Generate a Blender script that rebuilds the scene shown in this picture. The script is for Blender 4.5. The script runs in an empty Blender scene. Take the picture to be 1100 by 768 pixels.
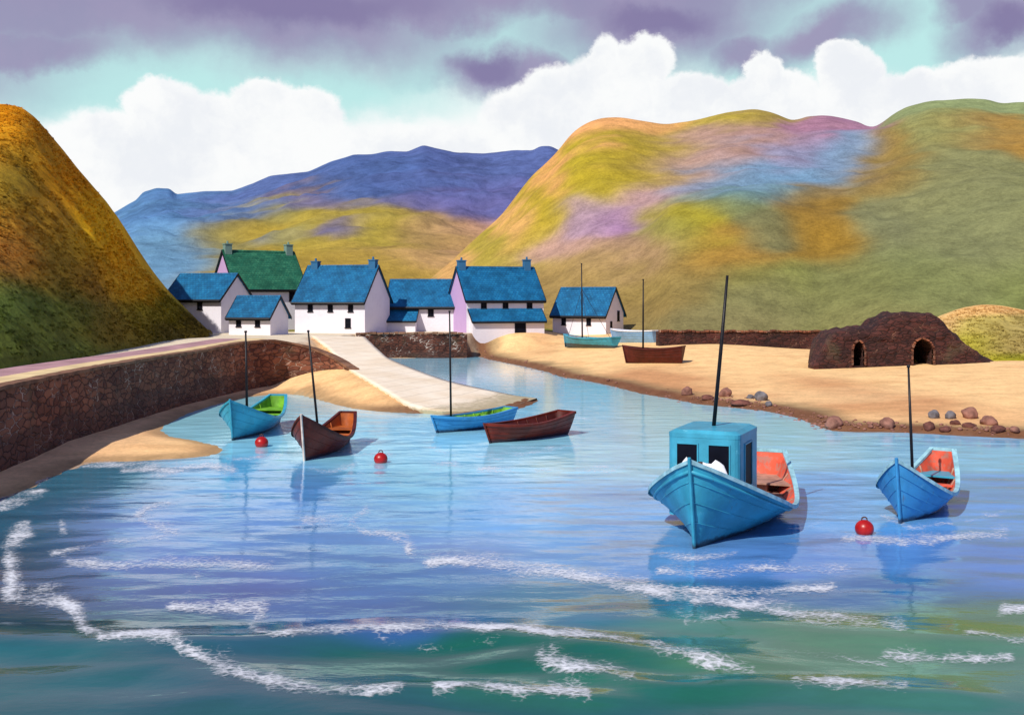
import bpy, bmesh, math, random
import numpy as np
from mathutils import Vector, Matrix, noise as mnoise

R = math.radians
PI = math.pi
random.seed(7)
rng = np.random.default_rng(11)
scene = bpy.context.scene
COL = scene.collection

# ------------------------------------------------------------------ camera geometry
CAM_H, FPX, CX, YH = 6.0, 1200.0, 550.0, 320.0      # eye height, focal length in photo pixels, centre column, horizon row


def W(px, py, z=0.0):
    d = (CAM_H - z) * FPX / (py - YH)
    return Vector(((px - CX) / FPX * d, d, z))


def D(px, py, d):
    return Vector(((px - CX) / FPX * d, d, CAM_H - (py - YH) / FPX * d))


def srgb(r, g, b):
    f = lambda c: c / 12.92 if c <= 0.04045 else ((c + 0.055) / 1.055) ** 2.4
    return (f(r / 255), f(g / 255), f(b / 255))


def sstep(a, b, x):
    t = np.clip((x - a) / (b - a), 0, 1)
    return t * t * (3 - 2 * t)


# cheap vectorised value noise -----------------------------------------------------
_perm = np.random.default_rng(3).random((256, 256))


def vnoise(x, y):
    xi, yi = np.floor(x).astype(int), np.floor(y).astype(int)
    fx, fy = x - xi, y - yi
    fx, fy = fx * fx * (3 - 2 * fx), fy * fy * (3 - 2 * fy)
    g = lambda i, j: _perm[i % 256, j % 256]
    return (g(xi, yi) * (1 - fx) + g(xi + 1, yi) * fx) * (1 - fy) + (g(xi, yi + 1) * (1 - fx) + g(xi + 1, yi + 1) * fx) * fy


def fbm(x, y, o=4):
    s, a, t = 0, 1.0, 0
    x = np.asarray(x, float); y = np.asarray(y, float)
    for k in range(o):
        s = s + a * (vnoise(x + 17.3 * k, y - 9.1 * k) - 0.5); t += a
        x, y, a = x * 2.03, y * 2.03, a * 0.5
    return s / t * 2        # about -1..1


# ------------------------------------------------------------------ object helpers
def link(o, parent=None):
    COL.objects.link(o)
    if parent is not None:
        o.parent = parent
    return o


def tag(o, label=None, cat=None, group=None, kind=None):
    if label: o['label'] = label
    if cat: o['category'] = cat
    if group: o['group'] = group
    if kind: o['kind'] = kind
    return o


def empty(name, loc=(0, 0, 0), rz=0.0):
    o = bpy.data.objects.new(name, None)
    o.empty_display_size = 0.2
    o.location = loc
    o.rotation_euler = (0, 0, rz)
    return link(o)


def mesh_obj(name, verts, faces, m, parent=None, smooth=True, col=None, attrs=None):
    me = bpy.data.meshes.new(name)
    me.from_pydata([tuple(v) for v in verts], [], [tuple(int(i) for i in f) for f in faces])
    if m is not None:
        me.materials.append(m)
    if smooth:
        me.polygons.foreach_set('use_smooth', [True] * len(me.polygons))
    if col is not None:
        a = me.color_attributes.new('Col', 'FLOAT_COLOR', 'POINT')
        c = np.ones((len(me.vertices), 4), np.float32)
        c[:, :3] = col
        a.data.foreach_set('color', c.ravel())
    for k, v in (attrs or {}).items():
        a = me.attributes.new(k, 'FLOAT', 'POINT')
        a.data.foreach_set('value', np.asarray(v, np.float32))
    me.update()
    return link(bpy.data.objects.new(name, me), parent)


class MB:
    """collects shapes, then links them as ONE mesh object"""
    def __init__(s):
        s.v, s.f = [], []

    def add(s, vs, fs):
        n = len(s.v)
        s.v += [Vector(v) for v in vs]
        s.f += [[i + n for i in f] for f in fs]
        return s

    def box(s, x0, x1, y0, y1, z0, z1):
        vs = [(x, y, z) for z in (z0, z1) for y in (y0, y1) for x in (x0, x1)]
        return s.add(vs, [(0, 2, 3, 1), (4, 5, 7, 6), (0, 1, 5, 4), (2, 6, 7, 3), (0, 4, 6, 2), (1, 3, 7, 5)])

    def prism(s, poly, off):
        """poly: list of 3-D points, extruded by off"""
        n = len(poly); off = Vector(off)
        vs = [Vector(p) for p in poly] + [Vector(p) + off for p in poly]
        fs = [list(range(n))[::-1], list(range(n, 2 * n))] + [(i, (i + 1) % n, n + (i + 1) % n, n + i) for i in range(n)]
        return s.add(vs, fs)

    def tube(s, pts, r, seg=8, caps=True):
        pts = [Vector(p) for p in pts]
        rs = r if isinstance(r, (list, tuple)) else [r] * len(pts)
        vs, fs = [], []
        for i, p in enumerate(pts):
            t = (pts[min(i + 1, len(pts) - 1)] - pts[max(i - 1, 0)]).normalized()
            u = t.cross(Vector((0, 0, 1)))
            u = Vector((1, 0, 0)) if u.length < 1e-3 else u.normalized()
            w = t.cross(u)
            for k in range(seg):
                a = 2 * PI * k / seg
                vs.append(p + (u * math.cos(a) + w * math.sin(a)) * rs[i])
        for i in range(len(pts) - 1):
            for k in range(seg):
                a, b = i * seg + k, i * seg + (k + 1) % seg
                fs.append((a, b, b + seg, a + seg))
        if caps:
            fs.append(list(range(seg))[::-1])
            fs.append([(len(pts) - 1) * seg + k for k in range(seg)])
        return s.add(vs, fs)

    def grid(s, P):
        """P: rows of points"""
        n, m = len(P), len(P[0])
        return s.add([p for row in P for p in row],
                     [(i * m + j, i * m + j + 1, (i + 1) * m + j + 1, (i + 1) * m + j) for i in range(n - 1) for j in range(m - 1)])

    def build(s, name, m, parent=None, smooth=False, bevel=0.0):
        o = mesh_obj(name, s.v, s.f, m, parent, smooth)
        bm = bmesh.new(); bm.from_mesh(o.data)
        bmesh.ops.remove_doubles(bm, verts=bm.verts, dist=1e-5)
        bmesh.ops.recalc_face_normals(bm, faces=bm.faces)
        bm.to_mesh(o.data); bm.free()
        if bevel:
            b = o.modifiers.new('bevel', 'BEVEL'); b.width = bevel; b.segments = 2; b.limit_method = 'ANGLE'
        return o


# ------------------------------------------------------------------ materials
class NT:
    def __init__(s, tree):
        s.t = tree; s.n = tree.nodes; s.l = tree.links

    def node(s, typ, **kw):
        n = s.n.new(typ)
        for k, v in kw.items():
            setattr(n, k, v)
        return n

    def put(s, sock, v):
        if v is None: return
        if hasattr(v, 'is_linked') or isinstance(v, bpy.types.NodeSocket):
            s.l.new(v, sock)
        else:
            if sock.type == 'RGBA' and isinstance(v, (tuple, list)) and len(v) == 3:
                v = (*v, 1.0)
            sock.default_value = v

    def m(s, op, a, b=None, c=None, clamp=False):
        n = s.node('ShaderNodeMath', operation=op, use_clamp=clamp)
        s.put(n.inputs[0], a); s.put(n.inputs[1], b); s.put(n.inputs[2], c)
        return n.outputs[0]

    def mix(s, fac, a, b, blend='MIX'):
        n = s.node('ShaderNodeMix', data_type='RGBA', blend_type=blend)
        s.put(n.inputs['Factor'], fac); s.put(n.inputs[6], a); s.put(n.inputs[7], b)
        return n.outputs[2]

    def noise(s, vec=None, scale=5, detail=4, rough=0.55, dist=0.0, out='Fac'):
        n = s.node('ShaderNodeTexNoise')
        s.put(n.inputs['Vector'], vec); s.put(n.inputs['Scale'], scale); s.put(n.inputs['Detail'], detail)
        s.put(n.inputs['Roughness'], rough); s.put(n.inputs['Distortion'], dist)
        return n.outputs[out]

    def ramp(s, v, a, b, lo=0.0, hi=1.0):
        n = s.node('ShaderNodeMapRange', interpolation_type='SMOOTHSTEP')
        s.put(n.inputs[0], v); s.put(n.inputs[1], a); s.put(n.inputs[2], b); s.put(n.inputs[3], lo); s.put(n.inputs[4], hi)
        return n.outputs[0]

    def scaled(s, vec, sc):
        n = s.node('ShaderNodeMapping'); s.put(n.inputs[0], vec); n.inputs['Scale'].default_value = sc
        return n.outputs[0]

    def bump(s, h, dist, strength=1.0, normal=None):
        n = s.node('ShaderNodeBump'); s.put(n.inputs['Height'], h); s.put(n.inputs['Distance'], dist); s.put(n.inputs['Strength'], strength)
        if normal is not None: s.put(n.inputs['Normal'], normal)
        return n.outputs[0]


def mat(name):
    m = bpy.data.materials.new(name); m.use_nodes = True
    nt = NT(m.node_tree)
    b = nt.n.get('Principled BSDF')
    tc = nt.node('ShaderNodeTexCoord')
    return m, nt, b, tc.outputs['Object']


def simple(name, c, rough=0.6, var=0.25, scale=3.0, bump=0.004, bscale=30, wear=None, spec=0.3, hull=False, wt=(0.58, 0.72)):
    m, nt, b, co = mat(name)
    n1 = nt.noise(co, scale, 5)
    dark = tuple(x * (1 - var) for x in c); light = tuple(min(1, x * (1 + var)) for x in c)
    col = nt.mix(nt.ramp(n1, 0.3, 0.7), dark, light)
    if wear is not None:
        n2 = nt.noise(co, scale * 2.7, 6, 0.7)
        col = nt.mix(nt.ramp(n2, wt[0], wt[1], 0, 0.7), col, wear)
    if hull:
        sp = nt.node('ShaderNodeSeparateXYZ'); nt.put(sp.inputs[0], co)
        edge_ = nt.m('ADD', sp.outputs[2], nt.m('MULTIPLY', nt.noise(co, 5, 5, 0.7), -0.22))
        col = nt.mix(nt.ramp(edge_, -0.05, 0.06, 0.85, 0), col, srgb(44, 40, 52))
        run = nt.noise(nt.scaled(co, (9, 9, 0.9)), 1.0, 4, 0.6)
        col = nt.mix(nt.ramp(run, 0.60, 0.74, 0, 0.45), col, srgb(96, 70, 56))
    nt.put(b.inputs['Base Color'], col)
    b.inputs['Roughness'].default_value = rough
    b.inputs['Specular IOR Level'].default_value = spec
    if bump:
        nt.put(b.inputs['Normal'], nt.bump(nt.noise(co, bscale, 4), bump))
    return m


def ground_mat(name, bump=0.05, bscale=1.2, fine=0.01, mott=0.35):
    m, nt, b, co = mat(name)
    at = nt.node('ShaderNodeAttribute', attribute_name='Col')
    n1 = nt.noise(co, bscale, 8, 0.65)
    n2 = nt.noise(co, bscale * 7, 8, 0.72)
    f = nt.m('ADD', nt.m('MULTIPLY', nt.ramp(n1, 0.3, 0.7), mott), nt.m('MULTIPLY', nt.ramp(n2, 0.3, 0.7), mott))
    f = nt.m('ADD', f, 1.0 - mott)
    cc = nt.node('ShaderNodeCombineColor')
    for i in range(3): nt.put(cc.inputs[i], f)
    nt.put(b.inputs['Base Color'], nt.mix(1.0, at.outputs['Color'], cc.outputs[0], 'MULTIPLY'))
    b.inputs['Roughness'].default_value = 0.95
    b.inputs['Specular IOR Level'].default_value = 0.1
    h = nt.bump(n1, bump)
    nt.put(b.inputs['Normal'], nt.bump(n2, fine, 1.0, h))
    return m


def stone_mat(name, dark, light, mortar, scale=2.6, mort=0.35, tide=None):
    m, nt, b, co = mat(name)
    warp = nt.node('ShaderNodeVectorMath', operation='MULTIPLY_ADD')
    nt.put(warp.inputs[0], nt.noise(co, 2.0, 3, out='Color')); warp.inputs[1].default_value = (0.35,) * 3; nt.put(warp.inputs[2], co)
    v = nt.scaled(warp.outputs[0], (0.85, 0.85, 2.3))
    vo = nt.node('ShaderNodeTexVoronoi'); nt.put(vo.inputs['Vector'], v); vo.inputs['Scale'].default_value = scale
    ve = nt.node('ShaderNodeTexVoronoi', feature='DISTANCE_TO_EDGE'); nt.put(ve.inputs['Vector'], v); ve.inputs['Scale'].default_value = scale
    big = nt.noise(co, 0.35, 4)
    sep = nt.node('ShaderNodeSeparateColor'); nt.put(sep.inputs[0], vo.outputs['Color'])
    f = nt.m('ADD', nt.m('MULTIPLY', sep.outputs[0], 0.55), nt.m('MULTIPLY', nt.ramp(big, 0.3, 0.7), 0.45))
    col = nt.mix(f, dark, light)
    joint = nt.ramp(ve.outputs['Distance'], 0.02, 0.07, 1, 0)
    col = nt.mix(nt.m('MULTIPLY', joint, 0.75), col, tuple(x * 0.35 for x in dark))
    patch = nt.m('MULTIPLY', joint, nt.ramp(nt.noise(co, 0.9, 5, 0.65), 0.5, 0.62, 0, mort))
    col = nt.mix(patch, col, mortar)
    gr = nt.ramp(nt.noise(co, 0.5, 5), 0.55, 0.75, 0, 0.5)
    col = nt.mix(gr, col, srgb(78, 76, 52))
    if tide is not None:
        sp = nt.node('ShaderNodeSeparateXYZ'); nt.put(sp.inputs[0], co)
        lv = nt.m('ADD', sp.outputs[2], nt.m('MULTIPLY', nt.m('SUBTRACT', nt.noise(co, 0.7, 6, 0.65), 0.5), 1.1))
        col = nt.mix(nt.ramp(lv, tide - 0.12, tide + 0.12, 0.5, 0), col, srgb(78, 52, 44))
    nt.put(b.inputs['Base Color'], col)
    b.inputs['Roughness'].default_value = 0.9
    h = nt.ramp(ve.outputs['Distance'], 0.0, 0.14)
    n = nt.bump(h, 0.06)
    nt.put(b.inputs['Normal'], nt.bump(nt.noise(co, 14, 5), 0.02, 1.0, n))
    return m


def slate_mat(name, c1, c2):
    m, nt, b, co = mat(name)
    v = nt.scaled(co, (1, 1, 1))
    br = nt.node('ShaderNodeTexBrick')
    uv = nt.node('ShaderNodeUVMap')
    # object x along the ridge, z up the slope
    cb = nt.node('ShaderNodeCombineXYZ'); sp = nt.node('ShaderNodeSeparateXYZ'); nt.put(sp.inputs[0], co)
    nt.put(cb.inputs[0], sp.outputs[0]); nt.put(cb.inputs[1], sp.outputs[2])
    nt.put(br.inputs['Vector'], cb.outputs[0])
    br.inputs['Scale'].default_value = 1.0
    br.inputs['Brick Width'].default_value = 0.36; br.inputs['Row Height'].default_value = 0.22
    br.inputs['Mortar Size'].default_value = 0.012; br.inputs['Bias'].default_value = 0.0
    nt.put(br.inputs['Color1'], c1); nt.put(br.inputs['Color2'], c2)
    nt.put(br.inputs['Mortar'], tuple(x * 0.35 for x in c1))
    n1 = nt.noise(co, 0.8, 5, 0.6)
    col = nt.mix(nt.ramp(n1, 0.35, 0.7, 0, 0.75), br.outputs['Color'], tuple(x * 0.45 for x in c1))
    col = nt.mix(nt.ramp(nt.noise(co, 1.7, 6, 0.7), 0.55, 0.75, 0, 0.4), col, tuple(min(1, x * 1.9 + 0.01) for x in c2))
    nt.put(b.inputs['Base Color'], col)
    b.inputs['Roughness'].default_value = 0.6
    b.inputs['Specular IOR Level'].default_value = 0.25
    nt.put(b.inputs['Normal'], nt.bump(br.outputs['Fac'], -0.02))
    return m


def plaster_mat(name, c):
    m, nt, b, co = mat(name)
    n1 = nt.noise(co, 0.9, 6, 0.65)
    col = nt.mix(nt.ramp(n1, 0.45, 0.75, 0, 0.5), c, tuple(x * y for x, y in zip(c, (0.88, 0.86, 0.88))))
    nt.put(b.inputs['Base Color'], col)
    b.inputs['Roughness'].default_value = 0.9
    b.inputs['Specular IOR Level'].default_value = 0.1
    nt.put(b.inputs['Normal'], nt.bump(nt.noise(co, 6, 6, 0.7), 0.03))
    return m


M = {
    'white': plaster_mat('whitewash', (0.82, 0.79, 0.86)),
    'lilac': plaster_mat('lilac_gable_shade', srgb(196, 165, 212)),  # lavender shade of the left gables, put into the wall colour
    'slate': slate_mat('blue_slate', srgb(14, 100, 150), srgb(30, 120, 168)),
    'green_slate': slate_mat('green_slate', srgb(36, 110, 84), srgb(62, 132, 98)),
    'black': simple('black_tar', (0.008, 0.008, 0.012), 0.5, 0.3),
    'pane': simple('dark_glass', (0.006, 0.007, 0.014), 0.5, 0.2, bump=0, spec=0.05),
    'chim_blue': plaster_mat('blue_render', srgb(58, 110, 150)),
    'chim_green': plaster_mat('green_render', srgb(120, 150, 140)),
    'quay': stone_mat('quay_stone', srgb(84, 38, 24), srgb(164, 104, 74), srgb(220, 184, 160), 1.6, 0.7, tide=1.25),
    'wallstone': stone_mat('rubble_stone', srgb(52, 22, 14), srgb(104, 56, 38), srgb(225, 205, 190), 2.0, 0.9, tide=0.55),
    'kiln': stone_mat('kiln_stone', srgb(34, 13, 13), srgb(88, 44, 36), srgb(160, 112, 90), 1.9, 0.45),
    'coping': simple('coping_stone', srgb(128, 92, 70), 0.9, 0.4, 1.3, 0.02, 8, wear=srgb(210, 180, 150)),
    'mast': simple('tarred_spar', (0.010, 0.009, 0.011), 0.45, 0.3, 6),
    'teal': simple('turquoise_paint', srgb(58, 158, 186), 0.42, 0.16, 1.6, 0.003, 18, wear=srgb(96, 186, 210), hull=True),
    'blue': simple('sky_blue_paint', srgb(62, 146, 200), 0.42, 0.16, 1.6, 0.003, 18, wear=srgb(104, 178, 216), hull=True),
    'cabin': simple('cabin_paint', srgb(66, 160, 188), 0.42, 0.16, 1.8, 0.003, 18, wear=srgb(120, 196, 216)),
    'paleblue': simple('pale_blue_paint', srgb(132, 178, 222), 0.5, 0.12, 1.6, 0.003, 18),
    'brown': simple('red_brown_paint', srgb(112, 36, 20), 0.5, 0.3, 2.0, 0.004, 14, wear=srgb(58, 20, 16), hull=True),
    'dkbrown': simple('dark_brown_paint', srgb(80, 28, 22), 0.55, 0.3, 2.0, 0.004, 14, wear=srgb(50, 18, 18)),
    'green_in': simple('green_bottom_paint', srgb(110, 168, 44), 0.6, 0.3, 2.4, 0.004, 14, wear=srgb(58, 120, 40)),
    'orange_in': simple('red_orange_deck', srgb(218, 88, 62), 0.6, 0.25, 1.8, 0.004, 14, wear=srgb(160, 122, 108), wt=(0.46, 0.60)),
    'wood_in': simple('varnished_wood', srgb(168, 88, 38), 0.5, 0.25, 2.4, 0.004, 14, wear=srgb(120, 56, 26)),
    'grey_in': simple('weathered_plank', srgb(176, 132, 112), 0.7, 0.3, 2.4, 0.004, 14, wear=srgb(120, 84, 76)),
    'rail': simple('pale_rail', srgb(150, 196, 206), 0.5, 0.25, 4, 0.003, 20, wear=srgb(90, 130, 140)),
    'stem': simple('pale_stem', srgb(226, 206, 190), 0.6, 0.2, 4),
    'buoy': simple('red_buoy', srgb(176, 20, 16), 0.35, 0.22, 3, 0.002, 20, wear=srgb(120, 16, 16), spec=0.5),
    'wbuoy': simple('white_buoy', (0.8, 0.8, 0.8), 0.4, 0.1, 3),
    'canvas': simple('white_canvas', (0.82, 0.82, 0.86), 0.9, 0.1, 5, 0.01, 9),
    'iron': simple('rusty_iron', srgb(80, 52, 40), 0.7, 0.4, 8),
    'rock': simple('brown_rock', srgb(140, 98, 84), 0.9, 0.4, 2.2, 0.04, 6, wear=srgb(92, 72, 74)),
    'greyrock': simple('grey_rock', srgb(112, 108, 112), 0.9, 0.4, 2.2, 0.04, 6, wear=srgb(84, 90, 80)),
    'redrock': simple('red_rock', srgb(112, 70, 60), 0.9, 0.4, 2.2, 0.04, 6, wear=srgb(80, 60, 50)),
    'slip': simple('slip_concrete', srgb(244, 224, 192), 0.9, 0.12, 0.5, 0.02, 5, wear=srgb(206, 184, 156)),
    'path': simple('cream_paving', srgb(226, 200, 150), 0.9, 0.15, 0.8, 0.02, 5),
    'road': simple('pink_strip', srgb(178, 138, 142), 0.95, 0.2, 0.9, 0.03, 6),  # flat pinkish strip between the cream paving and the hill foot
    'ground': ground_mat('shore', 0.06, 0.8, 0.02, 0.26),
    'hillside': ground_mat('hillside_cover', 0.45, 0.32, 0.12, 0.38),
    'farhill': ground_mat('far_cover', 4.0, 0.02, 0.8, 0.4),
}

def slip_material():
    m, nt, b, co = mat('slip_concrete')
    n1 = nt.noise(co, 0.35, 7, 0.65); n2 = nt.noise(co, 2.2, 6, 0.7)
    col = nt.mix(nt.ramp(n1, 0.35, 0.68), srgb(252, 238, 214), srgb(240, 220, 190))
    col = nt.mix(nt.ramp(n2, 0.56, 0.76, 0, 0.5), col, srgb(196, 172, 142))
    sp = nt.node('ShaderNodeSeparateXYZ'); nt.put(sp.inputs[0], co)
    lv = nt.m('ADD', sp.outputs[2], nt.m('MULTIPLY', nt.m('SUBTRACT', n2, 0.5), 0.35))
    col = nt.mix(nt.ramp(lv, 0.12, 0.30, 0.75, 0), col, srgb(150, 138, 100))
    fr = nt.m('FRACT', nt.m('MULTIPLY', sp.outputs[2], 7.0))
    jt = nt.ramp(nt.m('ABSOLUTE', nt.m('SUBTRACT', fr, 0.5)), 0.0, 0.05, 0.35, 0)
    col = nt.mix(jt, col, srgb(150, 128, 104))
    nt.put(b.inputs['Base Color'], col); b.inputs['Roughness'].default_value = 0.9
    b.inputs['Specular IOR Level'].default_value = 0.15
    nt.put(b.inputs['Normal'], nt.bump(nt.noise(co, 5, 6, 0.7), 0.03))
    return m


M['slip'] = slip_material()

# leafy tufts use the colour of what grows there
m, nt, b, co = mat('tuft_leaf')
at = nt.node('ShaderNodeAttribute', attribute_name='Col')
nt.put(b.inputs['Base Color'], at.outputs['Color']); b.inputs['Roughness'].default_value = 0.9
b.inputs['Specular IOR Level'].default_value = 0.1
hn = nt.node('ShaderNodeAttribute', attribute_name='hillnormal'); ge = nt.node('ShaderNodeNewGeometry')
sc1 = nt.node('ShaderNodeVectorMath', operation='SCALE'); nt.put(sc1.inputs[0], ge.outputs['Normal']); sc1.inputs['Scale'].default_value = 0.22
ad = nt.node('ShaderNodeVectorMath', operation='ADD'); nt.put(ad.inputs[0], sc1.outputs[0]); nt.put(ad.inputs[1], hn.outputs['Vector'])
nz_ = nt.node('ShaderNodeVectorMath', operation='NORMALIZE'); nt.put(nz_.inputs[0], ad.outputs[0]); nt.put(b.inputs['Normal'], nz_.outputs[0])
tl = nt.node('ShaderNodeBsdfTranslucent'); nt.put(tl.inputs['Color'], at.outputs['Color']); nt.put(tl.inputs['Normal'], nz_.outputs[0])
mx_ = nt.node('ShaderNodeMixShader'); mx_.inputs[0].default_value = 0.5
nt.l.new(b.outputs[0], mx_.inputs[1]); nt.l.new(tl.outputs[0], mx_.inputs[2]); nt.l.new(mx_.outputs[0], nt.n.get('Material Output').inputs[0])
M['tuft'] = m

# ------------------------------------------------------------------ land outline and heights
shore_right = [(1100, 471), (1050, 469), (1000, 466), (950, 464), (920, 464), (896, 463), (880, 457), (850, 447), (820, 441), (790, 438), (750, 434),
               (720, 428), (690, 423), (655, 414), (625, 408), (604, 405), (590, 400), (565, 394), (545, 390), (525, 386), (512, 382)]
slip_right = [(392, 362, 2.42), (403, 373, 2.05), (416, 385, 1.66), (440, 395, 1.2), (464, 404, 0.85), (488, 411.5, 0.58), (523, 419, 0.28), (552, 425, 0.1), (577, 430, 0.0)]
slip_left = [(334, 361, 2.72), (352, 374, 2.2), (374, 397, 1.38), (400, 412, 0.92), (424, 427, 0.52), (445, 441, 0.18), (480, 444, 0.12), (515, 443, 0.06), (548, 439.5, 0.03), (570, 432, 0.01)]
shore_left = [(572, 434), (552, 441), (525, 445), (490, 446), (445, 444), (405, 442), (380, 439), (358, 434), (342, 428), (325, 424), (300, 423), (270, 426), (238, 433), (205, 443),
              (182, 454), (171, 462), (182, 469), (208, 473), (234, 479), (236, 484), (228, 489), (200, 492), (168, 494), (140, 495), (112, 495), (92, 498), (66, 508), (40, 520), (16, 530), (0, 536), (-60, 552), (-150, 590)]
xy = lambda p: (p.x, p.y)
poly = [(400, 30), (120, 41)] + [xy(W(*p)) for p in shore_right] + [(-4.1, 114.5), (-4.6, 111.5)]
poly += [(-14.6, 111.5)] + [xy(W(*p)) for p in slip_right] + [xy(W(*p)) for p in shore_left]
poly += [(-60, 21), (-3500, 10), (-3500, 6000), (3500, 6000), (3500, 30)]
POLY = np.array(poly)

wall_px = [(-190, 590), (-120, 548), (0, 502), (60, 478), (100, 463), (150, 446), (200, 431), (260, 417), (300, 410), (330, 405), (354, 401), (374, 398)]
WALL = [W(a, b_, z_) for (a, b_), z_ in zip(wall_px, [0.3] * 8 + [0.4, 0.65, 1.0, 1.34])]
PLAT = np.array([(p.x - 0.5, p.y) for p in WALL[:8]] + [(WALL[8].x - 0.4, WALL[8].y + 0.5), (-14.9, 79.5), (-14.4, 84), (-17.0, 95.5), (-16.2, 104), (-15.2, 112.2), (-4.7, 112.2), (-4.4, 113.6), (-1, 111.5), (3, 111.0), (8, 115), (9.0, 150), (-3500, 150), (-3500, 10), (-60, 15)])


SLIPL = [W(*p) for p in slip_left]
SLIPP = np.array([(W(*p).x, W(*p).y) for p in slip_left] + [(W(*p).x, W(*p).y) for p in slip_right[::-1]])


def sdist(P, X, Y):
    d2 = np.full(X.shape, 1e18); inside = np.zeros(X.shape, bool)
    n = len(P)
    for i in range(n):
        ax, ay = P[i]; bx, by = P[(i + 1) % n]
        ex, ey = bx - ax, by - ay
        t = np.clip(((X - ax) * ex + (Y - ay) * ey) / (ex * ex + ey * ey + 1e-12), 0, 1)
        d2 = np.minimum(d2, (X - ax - t * ex) ** 2 + (Y - ay - t * ey) ** 2)
        c = (ay > Y) != (by > Y)
        inside ^= c & (X < (bx - ax) * (Y - ay) / ((by - ay) if by != ay else 1e-12) + ax)
    return np.where(inside, 1, -1) * np.sqrt(d2)


def ground_z(X, Y):
    X = np.asarray(X, float); Y = np.asarray(Y, float)
    sd = sdist(POLY, X, Y)
    slope = 0.034 + 0.085 * sstep(30, 10, X) * sstep(84, 104, Y) * sstep(-8, -4, X)
    beach = np.where(sd > 0, np.minimum(slope * sd, 1.85) , np.maximum(0.12 * sd, -1.5))
    edge = (0.12 + 0.22 * sstep(-4, 2, X)) * sstep(0.0, 0.6, sd) * (sd > 0)
    z = beach + edge * 0.6 + 0.05 * fbm(X * 0.25, Y * 0.25) * sstep(0.5, 4, sd)
    # sand banked up against the slipway
    ok = (sd > 0) & (X > -17) & (X < 6) & (Y > 50) & (Y < 95)
    if ok.any():
        bx, by = X[ok], Y[ok]; best = np.full(bx.shape, -9.0)
        for p, q in zip(SLIPL, SLIPL[1:]):
            ex, ey = q.x - p.x, q.y - p.y
            t = np.clip(((bx - p.x) * ex + (by - p.y) * ey) / (ex * ex + ey * ey), 0, 1)
            dd = np.hypot(bx - p.x - t * ex, by - p.y - t * ey)
            best = np.maximum(best, p.z + (q.z - p.z) * t - 0.03 - 0.29 * dd)
        zb_ = z[ok]; z = z.copy(); z[ok] = np.where(best > zb_, best, zb_)
    z = np.where(sdist(SLIPP, X, Y) > 0.45, np.minimum(z, 0.06), z)
    pd = sdist(PLAT, X, Y)
    pz = 2.76 - 0.42 * sstep(84, 108, Y)
    k = sstep(0.0, 0.7 + 5.0 * sstep(-5, -2.5, X), pd)
    return z * (1 - k) + pz * k, sd, pd


def gz(x, y):
    return float(ground_z(np.array([x]), np.array([y]))[0][0])


def ground_hit(px, py):
    d = np.linspace(20, 160, 1400)
    x = (px - CX) / FPX * d
    ray = CAM_H - (py - YH) / FPX * d
    g = ground_z(x, d)[0]
    i = int(np.argmax(ray <= g))
    return Vector((x[i], d[i], g[i]))


def axis(lo, hi, step, far_lo, far_hi, grow=1.35):
    a = list(np.arange(lo, hi + 1e-6, step))
    s, v = step, lo
    left = []
    while v > far_lo:
        s *= grow; v -= s; left.append(v)
    s, v = step, hi
    right = []
    while v < far_hi:
        s *= grow; v += s; right.append(v)
    return np.array(left[::-1] + a + right)


def sheet(xs, ys):
    X, Y = np.meshgrid(xs, ys)
    n, k = len(ys), len(xs)
    i, j = np.meshgrid(np.arange(n - 1), np.arange(k - 1), indexing='ij')
    a = (i * k + j).ravel()
    F = np.stack([a, a + 1, a + k + 1, a + k], 1)
    return X.ravel(), Y.ravel(), F


def lerp3(a, b, t):
    return np.asarray(a)[None, :] * (1 - t[:, None]) + np.asarray(b)[None, :] * t[:, None]


def blend(C, c, t):
    return C * (1 - t[:, None]) + np.asarray(c)[None, :] * t[:, None]


xs = axis(-42, 62, 0.45, -3000, 3000)
ys = axis(20, 128, 0.45, -150, 5500)
X, Y, F = sheet(xs, ys)
Z, sd, pd = ground_z(X, Y)
SAND = srgb(246, 202, 142); PEACH = srgb(240, 190, 140); RUST = srgb(176, 104, 66); WEED = srgb(124, 108, 78); PALE = srgb(226, 210, 182); GRASS = srgb(128, 122, 52)
n1 = fbm(X * 0.09, Y * 0.05); n2 = fbm(X * 0.5 + 7, Y * 0.3)
C = lerp3(SAND, PEACH, sstep(-12, -18, X))
lf = 1 - 0.7 * sstep(-4, -9, X)
C = blend(C, RUST, sstep(0.1, 0.75, n1 + 0.55 * sstep(24, 2, sd) - 0.30) * 0.6 * lf * (sd > 0))
lf = 1 - 0.7 * sstep(-4, -9, X)
C = blend(C, srgb(244, 206, 150), sstep(0.15, 0.7, fbm(X * 0.06 + 40, Y * 0.12 + 3)) * 0.6 * (sd > 0))
C = blend(C, srgb(206, 150, 96), sstep(0.2, 0.6, fbm(X * 0.22 + 4, Y * 0.5 + 8)) * 0.35 * (sd > 0))
C = blend(C, WEED, sstep(3.0 * lf, 0.8 * lf, sd + 1.1 * n2 * lf) * 0.75 * (0.5 + 0.5 * lf))
C = blend(C, srgb(112, 66, 48), sstep(1.5, 0.6, sd + 0.3 * n2) * 0.8 * lf)
C = blend(C, srgb(120, 150, 140), sstep(0.0, -1.0, sd))
C = blend(C, PALE, sstep(0.2, 1.0, pd) * sstep(-3.5, -5.5, X))
C = blend(C, GRASS, sstep(119, 123, Y + 1.5 * n2 - 4 * sstep(-6, 4, X)) * (sd > 2))
ground = mesh_obj('ground', np.stack([X, Y, Z], 1), F, M['ground'], col=C)
tag(ground, kind='structure')

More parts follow.
